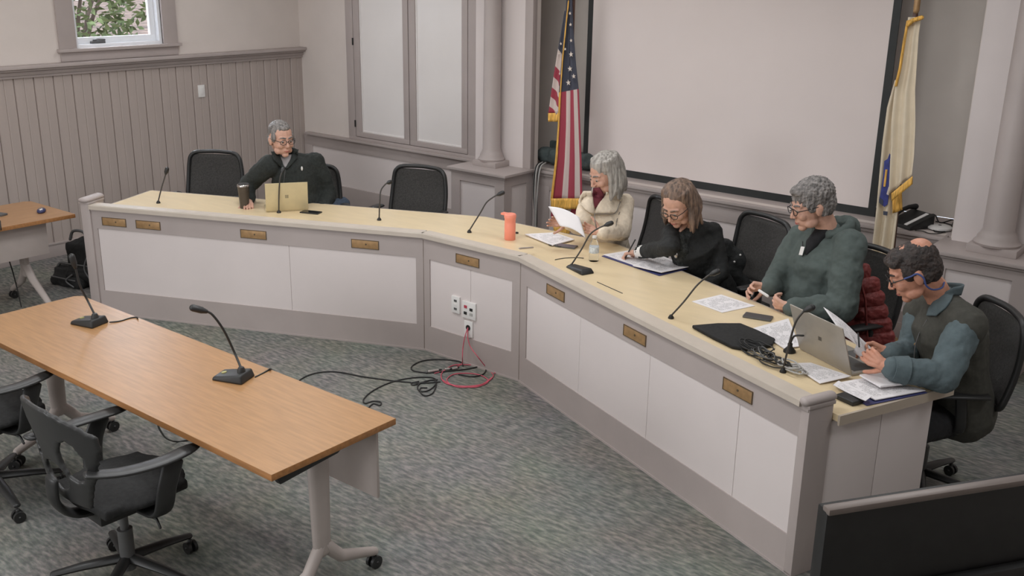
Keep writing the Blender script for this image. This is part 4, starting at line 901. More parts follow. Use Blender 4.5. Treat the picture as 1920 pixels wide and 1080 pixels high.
# coral bottle
t = thing('water_bottle', 'coral plastic water bottle with handle lid at the dais bend', 'bottle', P(956, 449, WT))
MB().lathe([(.035, 0), (.038, .005), (.038, .115), (.0365, .12), (.038, .125), (.038, .15), (.040, .155)], 28).build('body', M_coral, t, smooth='auto')
MB().lathe([(.041, .152), (.042, .172), (.036, .180)], 28).box(-.068, .01, -.018, .018, .166, .179).build('lid', M_coral, t, smooth='auto')
q_ = P(969, 438, WT); o = MB().box(-.01, .01, -.008, .008, 0, .012).build('dark_clip', M_black, None, bevel=.003); o.location = q_; tag(o, 'tiny dark clip on the worktop right of the coral bottle', 'clip')
# papers of the woman in the ivory jacket
sheetpaper('paper_stack', 'stack of printed papers on the worktop in front of the woman in ivory', 'papers', [(984, 442), (1036, 463), (1077, 452), (1040, 439)], WT, M_print, lift=lambda u, v: .004, th=.006)
t = thing('eyeglasses', 'folded dark eyeglasses on the worktop beside the flat phone', 'glasses', P(1042, 462, WT), .2)
for s_ in (-1, 1): MB().tube([(s_ * .03 + .02 * math.cos(a), .017 * math.sin(a), .008) for a in [k * PI / 6 for k in range(13)]], .003, 6).build('rim', M_black, t, smooth=True)
MB().tube([(-.05, .0, .008), (.04, .025, .006)], .0035, 6).build('temple', M_black, t, smooth=True); MB().tube([(-.01, 0, .01), (.01, 0, .01)], .003, 6).build('bridge', M_black, t, smooth=True)
t = thing('smartphone', 'grey smartphone lying beside the folded eyeglasses', 'smartphone', P(1062, 463, WT), math.radians(15)); MB().box(-.07, .07, -.036, .036, 0, .010).build('case', M_shade, t, bevel=.003); MB().box(-.066, .066, -.032, .032, .0099, .0106).build('screen', mat('phone_sheen', (.15, .15, .17), .2, nz=(5, .1)), t)
cable([P(1041, 487, Wz + .002), P(1058, 484, Wz + .002), P(1080, 483, Wz + .002), P(1094, 484, Wz + .002)], .0025, M_cable, 'thin dark strand on the worktop left of the clear bottle')
t = thing('water_bottle', 'clear plastic water bottle beside the papers of the woman writing', 'bottle', P(1113, 489, WT))
MB().lathe([(.028, 0), (.031, .006), (.031, .04), (.029, .05), (.031, .06), (.030, .10), (.022, .125), (.013, .14), (.013, .15)], 24).build('body', M_bottle, t, smooth='auto')
MB().lathe([(.0145, .150), (.0145, .164)], 16).build('cap', M_white, t, smooth='auto'); MB().lathe([(.0315, .055), (.0315, .095)], 24).build('bottle_label', mat('bottle_wrap', (.62, .66, .68), .5, nz=(60, .25)), t, smooth='auto')
# papers of the woman writing
cl = sheetpaper('blue_folder', 'dark folder under the spread papers of the woman writing', 'folder', [(1128, 481), (1236, 518), (1290, 505), (1180, 470)], WT, M_bluef, th=.003)
sheetpaper('printed_page', 'printed page under the writing hand of the woman in black', 'papers', [(1131, 478), (1194, 500), (1240, 488), (1180, 470)], WT + .004, M_print, th=.002)
sheetpaper('printed_page', 'printed pages spread right of the writing hand', 'papers', [(1186, 500), (1240, 514), (1292, 503), (1232, 478)], WT + .009, M_print2, lift=lambda u, v: .003 + .004 * u, th=.003)
sheetpaper('printed_page', 'loose printed page on the worktop before the man in the green hoodie', 'papers', [(1297, 566), (1354, 587), (1416, 574), (1352, 553)], WT, M_print, th=.002)
t = thing('smartphone', 'dark grey smartphone on the worktop before the man in the green hoodie', 'smartphone', P(1421, 596, WT), math.radians(12)); MB().box(-.075, .075, -.037, .037, 0, .012).build('case', M_shade, t, bevel=.004); MB().box(-.07, .07, -.033, .033, .0119, .0126).build('screen', mat('phone_matte', (.07, .065, .065), .5, nz=(5, .1)), t)
# black sleeve
c = [(1297, 616), (1345, 612), (1388, 612), (1420, 625), (1453, 641), (1448, 652), (1400, 660), (1372, 655), (1335, 637)]
pp = [P(px, py, WT) for px, py in c]; o0 = sum(pp, Vector()) / len(pp)
ps_ = MB().prism([((p - o0).x, (p - o0).y) for p in pp], .002, .02).build('laptop_sleeve', M_chair, None, bevel=.007, seg=3); ps_.location = (o0.x, o0.y, WT); tag(ps_, 'black soft laptop sleeve lying beside the cable tangle', 'laptop sleeve')
sheetpaper('printed_page', 'printed pages left of the silver laptop', 'papers', [(1412, 618), (1470, 656), (1500, 652), (1478, 600)], WT, M_print2, lift=lambda u, v: .003, th=.004)
sheetpaper('printed_page', 'printed pages between the silver laptop and the white cord bundle', 'papers', [(1480, 684), (1537, 722), (1595, 712), (1520, 683)], WT, M_print, lift=lambda u, v: .004 + .01 * v * u, th=.003)
# silver laptop
la, lb = P(1597, 706, WT), P(1499, 655, WT); la.z = lb.z = 0
laptop('open silver laptop in front of the man in the vest', lb, la, 0, .25, math.radians(20), M_silver, .24, M_shade, None)
sheetpaper('blue_folder', 'blue folder under the papers at the right end of the worktop', 'folder', [(1562, 722), (1625, 762), (1738, 738), (1660, 712)], WT, M_bluef, th=.004)
sheetpaper('printed_page', 'large printed pages on the blue folder at the right end of the worktop', 'papers', [(1574, 720), (1641, 753), (1735, 735), (1640, 708)], WT + .006, M_print2, lift=lambda u, v: .003, th=.004)
sheetpaper('printed_page', 'curled printed page at the edge of the blue folder, nearest the dais post', 'papers', [(1562, 724), (1622, 759), (1634, 750), (1572, 716)], WT + .015, M_print, lift=lambda u, v: .004 + .012 * u * u, th=.002)
nb = sheetpaper('notepad', 'white notepad with a curled top sheet under the vest man\'s forearm', 'notepad', [(1611, 708), (1650, 730), (1722, 722), (1665, 702)], WT + .022, M_paper, lift=lambda u, v: .004, th=.008)
t = thing('black_case', 'small black case beside the blue folder near the dais post', 'case', P(1592, 752, WT), math.radians(-20)); MB().box(-.05, .05, -.035, .035, 0, .022).build('shell', M_black, t, bevel=.006, seg=3)
# cable tangle
rr = random.Random(8)
for i, (cx, cy, r, m, la) in enumerate(((1412, 662, .085, M_cable, 'black cable coil at the left of the tangle behind the lip'), (1432, 673, .075, M_shade, 'dark grey cable coil in the middle of the tangle'), (1452, 686, .07, M_cable, 'black cable coil around the microphone foot'), (1480, 697, .062, M_gcable, 'white cord bundle right of the microphone foot'))):
    c = P(cx, cy, WT); t = thing('cable_coil', la, 'cable', c, 0, 'cable coils behind the lip')
    for k in range(4):
        pts = []; a0_ = rr.random() * 6; ex = rr.uniform(.5, 1); cx_, cy_ = rr.uniform(-.03, .03), rr.uniform(-.015, .03); rz_ = A2 + rr.uniform(-.4, .4)
        for j in range(16):
            a = a0_ + j * 2 * PI / 14; x, y = r * math.cos(a) * (1 + .1 * rr.random()), r * ex * .55 * math.sin(a); pts.append((cx_ + x * math.cos(rz_) - y * math.sin(rz_), cy_ + x * math.sin(rz_) + y * math.cos(rz_), .006 + .008 * k + .012 * rr.random()))
        MB().tube(U(pts, 4), .0032 if m is not M_gcable else .004, 6).build('loop', m, t, smooth=True)
o = MB().tube(U([P(1390, 655, WT + .006), P(1420, 672, WT + .008), P(1447, 680, WT + .03), P(1460, 683, WT + .01), P(1500, 690, WT + .006)], 6), .003, 6).build('cable', M_cable, None, smooth=True); tag(o, 'black cable crossing the tangle towards the microphone foot', 'cable')
t = thing('cable_grommet', 'black round cable outlet on the worktop behind the last dais microphone', 'grommet', P(1480, 660, WT)); MB().lathe([(.03, 0), (.03, .008), (.012, .03), (.012, .045)], 18).build('dome', M_black, t, smooth='auto')
MB().tube(U([(0, 0, .04), (.02, -.01, .09), (.06, 0, .10)], 5), .005, 6).build('cord', M_cable, t, smooth=True)
# slots and joints on the worktop
for a, b, la in (((1120, 529), (1167, 550), 'dark slot edge in the worktop left of the second right-hand microphone'),):
    o = MB().tube([P(*a, WT + .001), P(*b, WT + .001)], .0025, 6).build('worktop_slot', M_black, None); tag(o, la, 'slot')
o = MB().tube([P(974, 466, .843), P(999, 464, .80)], .006, 6).build('grey_bracket', M_taupe, None); 
tag(o, 'small grey bracket at the bend of the dais lip', 'bracket')

# ------------------------------------------------------------------ people
def basis(fwd, up=(0, 0, 1), roll=0.0):
    f = Vector(fwd).normalized(); r = f.cross(Vector(up)).normalized(); u = r.cross(f)
    M = Matrix((r, f, u)).transposed()
    return M @ Matrix.Rotation(roll, 3, 'Y')
def add_hand(mb, w, d, p, sgn, curl=(.5, .7, .5), k=1.0, thumb=(.6, .7, .35), point=0.0):
    """w wrist, d finger direction, p direction the palm faces, sgn picks the thumb's side"""
    d = Vector(d).normalized(); p = Vector(p); p = (p - d * p.dot(d)).normalized(); t = d.cross(p) * sgn; w = Vector(w)
    L = [(.040, .024, .019), (.044, .028, .021), (.041, .026, .020), (.032, .020, .017)]
    for i in range(4):
        b = w + (d * (.088 - .004 * abs(i - 1)) + t * (.030 - .020 * i)) * k
        mb.tube([w + t * (.014 - .010 * i) * k, (w + b) / 2 - p * .003 + t * 0, b], [.0165 * k, .0145 * k, .0115 * k], 10)
        q = b; a = 0
        for j, (l, c) in enumerate(zip(L[i], curl)):
            a += c * (1 - (point if i == 0 else 0)) + .06 * i; v = d * math.cos(a) + p * math.sin(a) + t * (.05 - .035 * i); n_ = q + v * l * k
            mb.tube([q, n_], [(.0096 - .0008 * j) * k, (.0088 - .0009 * j) * k], 9); q = n_
    mb.ell(w + (d * .045 + t * .002) * k, (.02 * k,) * 3)
    tb_ = w + (d * .022 + t * .024 + p * .006) * k; v = (d * thumb[0] + t * thumb[1] + p * thumb[2]).normalized()
    q = tb_
    for l, r0, r1 in ((.042, .015, .0125), (.032, .0118, .0105), (.025, .0105, .009)):
        n_ = q + v * l * k; mb.tube([q, n_], [r0 * k, r1 * k], 9); q = n_; v = (v + d * .25 + p * .1).normalized()
def add_head(mb, c, B, k=1.0, fem=False, crown=False):
    T = lambda x, y, z: Vector(c) + B @ (Vector((x, y, z)) * k)
    R4 = B.to_4x4(); e = lambda x, y, z, rx, ry, rz, n=16: mb.ell(T(x, y, z), (rx * k, ry * k, rz * k), R4, n, 11)
    e(0, -.014, .032, .077, .096, .086); e(0, .020, -.012, .068, .072, .080); e(0, .028, -.058, .053 if fem else .057, .058, .050)
    if crown: e(0, -.052, .066, .054, .057, .0545)
    e(0, .062, -.098, .024, .022, .018); e(0, .066, .022, .054, .022, .018)
    for s in (-1, 1):
        e(s * .034, .062, -.028, .026, .026, .026); e(s * .042, .03, -.075, .022, .034, .024); e(s * .030, .0745, .004, .0165, .012, .010)
        e(s * .077, -.004, -.012, .010, .019, .031); e(s * .080, -.012, -.004, .010, .014, .022); e(s * .010, .097, -.034, .0075, .008, .0065)
    mb.tube([T(0, .084, .010), T(0, .096, -.012), T(0, .105, -.030)], [.008 * k, .009 * k, .0105 * k], 10)
    e(0, .084, -.060, .021, .009, .0055); e(0, .0835, -.0710, .019, .009, .0055); e(0, .078, -.052, .02, .012, .012)
def face_parts(par, c, B, k, hairm, glasses=True, brow=True, gm=None, down=.5):
    T = lambda x, y, z: Vector(c) + B @ (Vector((x, y, z)) * k); R4 = B.to_4x4()
    for s in (-1, 1):
        ey = MB().ell(T(s * .030, .0762, .001), (.0115 * k,) * 3, R4, 14, 9).build('eye', M_eyew, par, smooth=True)
        MB().ell(T(s * .030, .0862, -.001 - .003 * down), (.0062 * k, .003 * k, .0058 * k), R4, 12, 7).build('iris', M_iris, ey, smooth=True)
        if brow: MB().tube([T(s * .012, .0885, .0235), T(s * .030, .088, .030), T(s * .048, .075, .026)], [(.0030 * k, .0055 * k), (.003 * k, .005 * k), (.0018 * k, .003 * k)], 8).build('eyebrow', hairm, par, smooth=True)
    MB().tube([T(-.020, .0865, -.0655), T(0, .0928, -.0660), T(.020, .0865, -.0655)], [.0016 * k, .0028 * k, .0016 * k], 8).ell(T(0, .0885, -.0705), (.012 * k, .0055 * k, .0036 * k), R4).build('lips', M_lips, par, smooth=True)
    if glasses:
        g = MB()
        for s in (-1, 1):
            g.tube([T(s * (.031 + .0245 * math.cos(a)), .102 - .006 * math.cos(a) ** 2, .000 + .0165 * math.sin(a)) for a in [j * PI / 9 for j in range(19)]], 0.0021 * k, 6, dome=False)
            g.tube([T(s * .0555, .096, .005), T(s * .074, .06, .008), T(s * .083, .0, .008), T(s * .084, -.02, -.005)], 0.0022 * k, 6)
        g.tube([T(-.0065, .104, .003), T(0, .107, .006), T(.0065, .104, .003)], 0.0021 * k, 6); g.build('eyeglasses', gm or M_black, par, smooth=True)
def person(label, J, hk=1.06, skin=None, body_scale=1.0, hands=None, fem=False, headf=None, hroll=0.0, crown=False):
    """J: joints in world space"""
    pel = J['pelvis']; root = thing('person', label, 'person', (pel.x, pel.y, 0))
    o = -Vector((pel.x, pel.y, 0)); G = {k: (v + o) for k, v in J.items()}
    side = (G['shL'] - G['shR']).normalized() * -1      # towards the person's right
    skin = skin or M_skin
    B = basis(headf, roll=hroll)
    hb = MB(); add_head(hb, G['head'], B, hk, fem, crown)
    nb_ = G['head'] + B @ Vector((0, -.03, -.05)); hb.tube([nb_, nb_.lerp(G['neck'], .55), G['neck'] + Vector((0, 0, -.03))], [.055 * hk, .053 * hk, .054 * hk], 14)
    pieces = [vox(hb, 'head', skin, root, .0042, 3)]
    tb_ = MB(); sh = (G['shL'] + G['shR']) / 2
    tb_.tube([G['pelvis'], G['waist'], G['chest'], sh, G['neck']], [(.11, .075), (.105, .075), (.11, .07), (.085, .045), (.045, .045)], 16, side=side)
    for s in 'LR':
        tb_.tube([G['neck'].lerp(G['sh' + s], .3) + Vector((0, 0, -.035)), G['sh' + s] + Vector((0, 0, -.02))], [.032, .035], 10).tube([G['sh' + s], G['el' + s], G['wr' + s]], [.045, .038, .026], 10)
        tb_.tube([G['pelvis'], G['kn' + s]], [.075, .055], 10).tube([G['kn' + s], G['an' + s]], [.05, .038], 10)
    pieces.append(vox(tb_, 'trunk', skin, root, .014, 2))
    for s in 'LR':
        h = hands[s]; mb = MB(); w = G['wr' + s]; f0 = w.lerp(G['el' + s], .35)
        mb.tube([f0, w, w + Vector(h['d']).normalized() * .02], [.033, (.028), (.026)], 12)
        add_hand(mb, w + Vector(h['d']).normalized() * .005, h['d'], h['p'], h['t'], h.get('curl', (.5, .7, .5)), h.get('k', .98), h.get('thumb', (.6, .7, .35)), h.get('point', 0))
        pieces.append(vox(mb, 'hand', skin, root, .0030, 2))
    b = join(pieces, 'body'); return root, G, B, side, b
from mathutils.bvhtree import BVHTree
class Surf:
    """finds the point of a garment seen along a line of sight, so that a detail lies on the cloth"""
    def __init__(s, *objs):
        vs = []; fs = []
        for o in objs:
            k = len(vs); vs += [tuple(v.co) for v in o.data.vertices]; fs += [tuple(i + k for i in p.vertices) for p in o.data.polygons]
        s.t = BVHTree.FromPolygons(vs, fs); s.o = objs[0].parent.location.copy(); s.last = None; s.lock = False
    def __call__(s, px, py, off=.004):
        d = ray(px, py).normalized(); h = s.t.ray_cast(Vector((0, 0, HC)) - s.o, d)
        if h[0] is None or (s.last and s.lock and abs(h[3] - s.last) > .07):
            return (Vector((0, 0, HC)) - s.o) + d * (s.last or 6.0)
        s.last = h[3]; return h[0] - d * off
def on(surf, nm, rows, m, par, off=.004, th=.006, nu=10, nv=10, smooth=True):
    y0, y1 = rows[0][0], rows[-1][0]; surf.lock = False; l, r = interp(rows, y0 + (y1 - y0) * .6); surf((l + r) / 2, y0 + (y1 - y0) * .6); ref = surf.last; surf.lock = True
    def fn(u, v):
        surf.last = ref; py = y0 + (y1 - y0) * v; l, r = interp(rows, py); return surf(l + (r - l) * u, py, off * (.4 + .6 * math.sin(PI * min(max(u, .12), .88)) ** .5))
    return MB().sheet(fn, nu, nv, th).build(nm, m, par, smooth=smooth)
def seam(surf, nm, pts, r, m, par, off=.002):
    surf.lock = False
    return MB().tube(U([surf(px, py, off) for px, py in pts], 4), r, 6).build(nm, m, par, smooth=True)
def top(root, G, side, m, name='sweater', tw=(.155, .12), sl=(.068, .056, .044), chest=(.175, .13), cuff=.04, disp=((.09, .022), (.03, .006)), hem=.02, sleeves='LR', voxel=.0085, belly=0.0, fwdv=None, upper=(.165, .095), shf=1.0):
    mb = MB(); sh = (G['shL'] + G['shR']) / 2; up = Vector((0, 0, 1))
    mb.tube([G['pelvis'] + up * hem, G['waist'], G['chest'], sh - up * .03, G['neck'] - up * .01], [(tw[0] * 1.05, tw[1] * 1.08), tw, chest, upper, (.075, .065)], 20, side=side)
    if belly: mb.ell(G['waist'] + fwdv * .06, (belly, belly, belly * 1.1))
    for s in 'LR':
        mb.tube([G['neck'].lerp(G['sh' + s], .2) - up * .03, G['sh' + s].lerp(G['neck'], .35) - up * .012, G['sh' + s] - up * .01], [.055 * shf, .06 * shf, sl[0]], 12)
        if s in sleeves:
            e = G['el' + s]; a = G['sh' + s]; w = G['wr' + s]
            mb.tube([a, a.lerp(e, .5), e], [sl[0], sl[0] * .97, sl[1]], 14).tube([e, e.lerp(w, .5), w.lerp(e, .06)], [sl[1], (sl[1] + sl[2]) / 2 * 1.03, sl[2]], 14)
    return vox(mb, name, m, root, voxel, 4, [(d[0], d[1]) for d in disp])
def trousers(root, G, m, name='trousers', r=(.095, .075, .06)):
    mb = MB(); mb.ell(G['pelvis'], (.15, .13, .12))
    for s in 'LR': mb.tube([G['pelvis'].lerp(G['kn' + s], .12), G['kn' + s]], [r[0], r[1]], 14).tube([G['kn' + s], G['an' + s]], [r[1], r[2]], 14)
    t = vox(mb, name, m, root, .011, 4, [(.08, .02)])
    for s in 'LR':
        a = G['an' + s]; d = (G['kn' + s] - G['pelvis']); d.z = 0; d.normalize()
        MB().tube([a + d * -.04 + Vector((0, 0, -.045)), a + d * .05 + Vector((0, 0, -.045)), a + d * .17 + Vector((0, 0, -.055))], [(.038, .04), (.042, .04), (.036, .026)], 12, side=Vector((-d.y, d.x, 0))).build('shoe', M_shoe, root, smooth=True)
    return t
def hair_short(root, c, B, k, m, bald=False, top_=1.0, full=1.0, disp=.012, front=1.0):
    T = lambda x, y, z: Vector(c) + B @ (Vector((x, y, z)) * k); R4 = B.to_4x4(); mb = MB(); e = lambda x, y, z, rx, ry, rz: mb.ell(T(x, y, z), (rx * k, ry * k, rz * k), R4, 20, 12)
    if not bald:
        e(0, -.022, .046 * top_, .081 * full, .097 * full, .083 * full); e(0, .045, .086, .055 * front, .042 * front, .024 * front); e(0, -.055, .0, .076 * full, .062 * full, .075)
    else:
        e(0, -.022, .040, .0815, .097, .0795); e(0, -.055, .0, .079, .062, .075); e(0, .030, .078, .062, .046, .038)
        for k2 in range(7):
            a = -1 + k2 / 3; e(a * .045, .066 - .012 * a * a, .080 - .012 * a * a, .020, .024, .018)
    for s in (-1, 1): e(s * .070, .022, .018, .012, .028, .034); e(s * .073, -.03, -.02, .012, .03, .03)
    return vox(mb, 'hair', m, root, .0045, 3, [(.012 * k, disp), (.004, disp * .4)])
def hair_long(root, c, B, k, m, n=26, drop=.20, seed=1, wav=.02, front=(-.02,), inward=.0, fringe=1.0, capy=-.022, a0=-22):
    T = lambda x, y, z: Vector(c) + B @ (Vector((x, y, z)) * k); R4 = B.to_4x4(); mb = MB(); e = lambda x, y, z, rx, ry, rz: mb.ell(T(x, y, z), (rx * k, ry * k, rz * k), R4, 20, 12)
    e(0, capy, .046, .085, .098, .087); (e(0, .036, .09, .05, .034 * fringe, .020 * fringe) if fringe else None); r = random.Random(seed)
    for i in range(n):
        a = math.radians(a0 + (180 - 2 * a0) * i / (n - 1)); ca, sa = math.cos(a), math.sin(a)      # from right temple round the back to the left
        x0, y0 = .082 * ca, -.02 - .092 * sa + (.0)
        st = T(x0 * .85, y0 * .9, .085); md = T(x0 * 1.06, y0 * 1.04 - .0, .01); dn = Vector((0, 0, -1))
        lo = T(x0 * 1.14, y0 * 1.05, -.03) + dn * drop * .35 * k; en = T(x0 * (1.2 - inward), y0 * 1.1, -.03) + dn * (drop * (.85 + .25 * r.random())) * k
        j = lambda s_: Vector((r.uniform(-s_, s_), r.uniform(-s_, s_), 0))
        mb.tube(U([st, md + j(.003), lo + j(wav * .5), en + j(wav)], 4), [.018 * k] * 6 + [.019 * k] * 4 + [.015 * k, .012 * k, .008 * k], 8)
    return vox(mb, 'hair', m, root, .005, 2, [(.03, .007)])
def dirv(deg, z=0.0): return Vector((math.cos(math.radians(deg)), math.sin(math.radians(deg)), z))
def legj(pel, fdeg, kz=.50, kl=.44, sp=.12, az=.09):
    f = dirv(fdeg); s = Vector((-f.y, f.x, 0)); out = {}
    for n, k in (('L', 1), ('R', -1)):
        out['kn' + n] = Vector((pel.x, pel.y, 0)) + f * kl + s * sp * k + Vector((0, 0, kz)); out['an' + n] = Vector((pel.x, pel.y, 0)) + f * (kl + .02) + s * sp * k + Vector((0, 0, az))
    return out
def mkJ(**k): return {a: (b if isinstance(b, Vector) else PD(*b)) for a, b in k.items()}

# 1: man with the tan laptop
J = mkJ(head=(527, 260, 7.9), neck=(536, 290, 7.97), chest=(551, 328, 7.95), waist=(570, 380, 8.0), pelvis=(580, 428, 8.1), shR=(505, 309, 7.86), shL=(590, 304, 8.0), elR=(463, 348, 8.0), elL=(617, 362, 8.02), wrL=(600, 402, 7.75))
J['wrR'] = P(466, 376, .80)
J.update(legj(J['pelvis'], -45)); J['knL'] = PD(640, 385, 8.35); J['anL'] = J['knL'] + Vector((.12, -.1, -.45)); 
ff = Vector((math.cos(math.radians(-12)), math.sin(math.radians(-12)), -.12))
to_cam = dirv(-38)
root, G, B, side, b = person('man with grey hair and glasses in a dark quarter-zip sweater behind the tan laptop', J, 1.10, M_skin, hands={'R': dict(d=(dirv(-38, -.12)), p=(0, 0, -1), t=-1, curl=(.35, .5, .4), k=.95), 'L': dict(d=dirv(-60, -.2), p=(0, 0, -1), t=1)}, headf=ff)
gm_ = top(root, G, side, M_jblack, 'quarter_zip_sweater', tw=(.17, .14), chest=(.19, .14), sl=(.078, .066, .048), belly=.13, fwdv=dirv(-38))
trousers(root, G, M_jeans, 'jeans')
hair_short(root, G['head'], B, 1.10, M_hair_grey, disp=.006, full=.965, front=.72)
sf = Surf(gm_)
face_parts(root, G['head'], B, 1.10, M_hair_grey)
cf = dirv(-38)
nk = G['neck']
on(sf, 'shirt', [(290, 522, 549), (300, 524, 546), (314, 533, 537)], M_shirtg, root, .010, .008)
def collar(m, nk, cf, side, r=.078, h=.05, nm='collar', op=.45, tilt=.25, sag=.05):
    up = Vector((0, 0, 1))
    def fn(u, v):
        a = PI * (op + (2 - 2 * op) * u); d = cf * math.cos(a) + side * math.sin(a)
        return nk + d * (r + tilt * h * v) + up * (-.01 + h * v * (1 - .25 * abs(2 * u - 1))) - up * sag * (math.cos(a) > 0) * math.cos(a) 
    return MB().sheet(fn, 26, 4, .008).build(nm, m, root, smooth=True)
collar(M_jblack, G['neck'] + Vector((0, 0, .0)), cf, side, .080, .055)
MB().ell(sf(566, 316, .004), (.008, .008, .017)).build('chest_badge', M_white, root, smooth=True)
seam(sf, 'zip', [(535, 314), (534, 325), (532, 345)], .0025, M_shade, root)
on(sf, 'collar_flap', [(284, 508, 522), (300, 514, 527), (316, 530, 535)], M_jblack, root, .022, .012)
on(sf, 'collar_flap', [(280, 549, 560), (298, 545, 556), (316, 535, 540)], M_jblack, root, .022, .012)
mesh_chair('black chair with armrests under the man at the tan laptop', (J['pelvis'].x, J['pelvis'].y, 0), math.radians(-45), H=.93)

# 2: woman in the ivory jacket reading a sheet
J = mkJ(head=(1134, 325, 6.72), neck=(1143, 366, 6.80), chest=(1132, 408, 6.76), waist=(1136, 450, 6.80), pelvis=(1146, 492, 6.9), shR=(1104, 382, 6.72), shL=(1172, 380, 6.86), elR=(1088, 425, 6.62), wrR=(1066, 418, 6.48), elL=(1166, 436, 6.66), wrL=(1128, 436, 6.44))
J.update(legj(J['pelvis'], -95))
root, G, B, side, b = person('woman with silver shoulder-length hair in an ivory jacket reading a sheet', J, 1.12, M_skin, hands={'R': dict(d=(dirv(-150, .05)), p=dirv(-60, .2), t=-1, curl=(.3, .5, .4), k=.88), 'L': dict(d=(dirv(-165, .12)), p=dirv(-60, .5), t=1, curl=(.5, .7, .5), k=.88)}, fem=True, headf=Vector((math.cos(math.radians(-112)), math.sin(math.radians(-112)), -.42)))
cf = dirv(-88)
gm_ = top(root, G, side, M_ivory, 'ivory_jacket', tw=(.15, .12), chest=(.16, .125), sl=(.066, .058, .046), upper=(.14, .09), disp=((.07, .016), (.02, .004)))
trousers(root, G, M_trous)
hair_long(root, G['head'], B, 1.12, M_hair_silver, drop=.12, seed=3, inward=.08, fringe=.7)
face_parts(root, G['head'], B, 1.12, M_hair_grey, glasses=False)
nk = G['neck']; up = Vector((0, 0, 1))
sf = Surf(gm_, b)
on(sf, 'maroon_top', [(352, 1112, 1124), (366, 1111, 1134), (378, 1111, 1126), (392, 1112, 1114)], M_maroon, root, .010, .008)
on(sf, 'lapel', [(358, 1094, 1109), (368, 1087, 1111), (380, 1086, 1112), (394, 1098, 1114), (402, 1110, 1116)], M_ivory, root, .016, .012)
on(sf, 'lapel', [(356, 1140, 1158), (368, 1134, 1166), (380, 1124, 1165), (394, 1116, 1160), (400, 1116, 1150)], M_ivory, root, .024, .014)
sg = mat('seam_grey', (.20, .185, .17), .8, nz=(9, .1))
seam(sf, 'front_seam', [(1115, 400), (1115, 412), (1118, 428)], .003, sg, root); seam(sf, 'side_seam', [(1162, 398), (1157, 412), (1155, 424)], .003, sg, root)
seam(sf, 'lapel_edge', [(1116, 401), (1135, 401), (1153, 400), (1161, 384), (1166, 368)], .0028, sg, root, .030)
MB().ell(G['pelvis'] + up * .06, (.18, .16, .05)).build('dark_hem', M_trous, root, smooth=True)
pc = P(1058, 415, .93)
def rp(u, v):
    a = PD(1028, 387, 6.50); b_ = PD(1086, 407, 6.42); c_ = PD(1098, 446, 6.34); d_ = PD(1050, 424, 6.40)
    q = a.lerp(b_, u).lerp(d_.lerp(c_, u), v); return q + Vector((0, 0, 1)) * .018 * math.sin(PI * u)
o = MB().sheet(rp, 10, 10, .0012).build('held_page', M_paper, None, smooth=True); tag(o, 'white sheet held up by the woman in the ivory jacket', 'paper')
chp = J['pelvis'] - dirv(-100) * .02
mesh_chair('black mesh chair under the woman in the ivory jacket', (chp.x + .06, chp.y, 0), math.radians(-128), H=.98)

# 3: woman writing
J = mkJ(head=(1272, 383, 6.10), neck=(1298, 418, 6.22), chest=(1302, 462, 6.22), waist=(1318, 520, 6.34), pelvis=(1336, 562, 6.45), shR=(1258, 440, 6.16), shL=(1336, 434, 6.32), elL=(1352, 512, 6.2), wrL=(1316, 540, 6.06))
J['elR'] = P(1256, 464, .93); J['wrR'] = P(1197, 473, .815)
J.update(legj(J['pelvis'], -113))
root, G, B, side, b = person('woman with brown shoulder-length hair and glasses in black writing on papers', J, 1.10, M_skin, hands={'R': dict(d=(dirv(-160, -.22)), p=(-.15, -.25, -.9), t=-1, curl=(.75, .8, .4), k=.9), 'L': dict(d=dirv(-150, -.5), p=(0, 0, -1), t=1, curl=(.3, .4, .3), k=.9)}, fem=True, headf=Vector((math.cos(math.radians(-95)), math.sin(math.radians(-95)), -.62)))
cf = dirv(-95)
top(root, G, side, M_jet, 'black_jacket', tw=(.165, .13), chest=(.165, .125), sl=(.064, .054, .043), upper=(.14, .09))
trousers(root, G, M_trous)
hair_long(root, G['head'], B, 1.10, M_hair_brown, drop=.11, seed=9, wav=.03, inward=-.02, fringe=.3, capy=-.029, a0=-18)
face_parts(root, G['head'], B, 1.10, M_hair_brown)
nk = G['neck']
mb = MB().tube([nk + cf * .04 - up * .03, nk + cf * .12 - up * .08, G['chest'] + cf * .15, G['waist'] + cf * .14 + up * .05], [(.05, .035), (.062, .03), (.058, .03), (.055, .03)], 12, side=side)
vox(mb, 'scarf', M_scarf, root, .008, 3, [(.03, .02)])
MB().tube([nk + cf * .065 + up * .02, nk + cf * .125 + up * -.03], [(.03, .02), (.008, .012)], 10, side=side).build('neckline', M_skin, root, smooth=True)
q = G['chest'] + cf * .195 - up * .02; MB().ell(q, (.013, .013, .018)).build('pendant', M_chrome, root, smooth=True)
for s, rr_ in (('R', .040), ('L', .034)):
    w = G['wr' + s]; e = G['el' + s]; MB().tube([w.lerp(e, .22), w.lerp(e, .02)], [rr_ + .004, rr_], 14, dome=False).build('white_cuff', M_white, root, smooth='auto')
pp0 = P(1178, 476, .80); pn = MB().tube([pp0 + Vector((-.01, -.02, -.028)), pp0 + Vector((.045, .0, .10))], .0045, 8).build('pen', M_black, None, smooth=True); tag(pn, 'black pen in the hand of the woman writing', 'pen')
chp = J['pelvis']; mc = mesh_chair('black mesh chair under the woman writing', (chp.x + .08, chp.y + .02, 0), math.radians(-113), H=.99, wd=.5)
mb = MB(); 
def onb(px, py, D): return PD(px, py, D)
for (px, py, D, r) in ((1360, 470, 6.58, .07), (1380, 490, 6.56, .075), (1372, 520, 6.55, .08), (1392, 540, 6.55, .07), (1360, 545, 6.6, .07)): mb.ell(onb(px, py, D), (r, r * .6, r * 1.2))
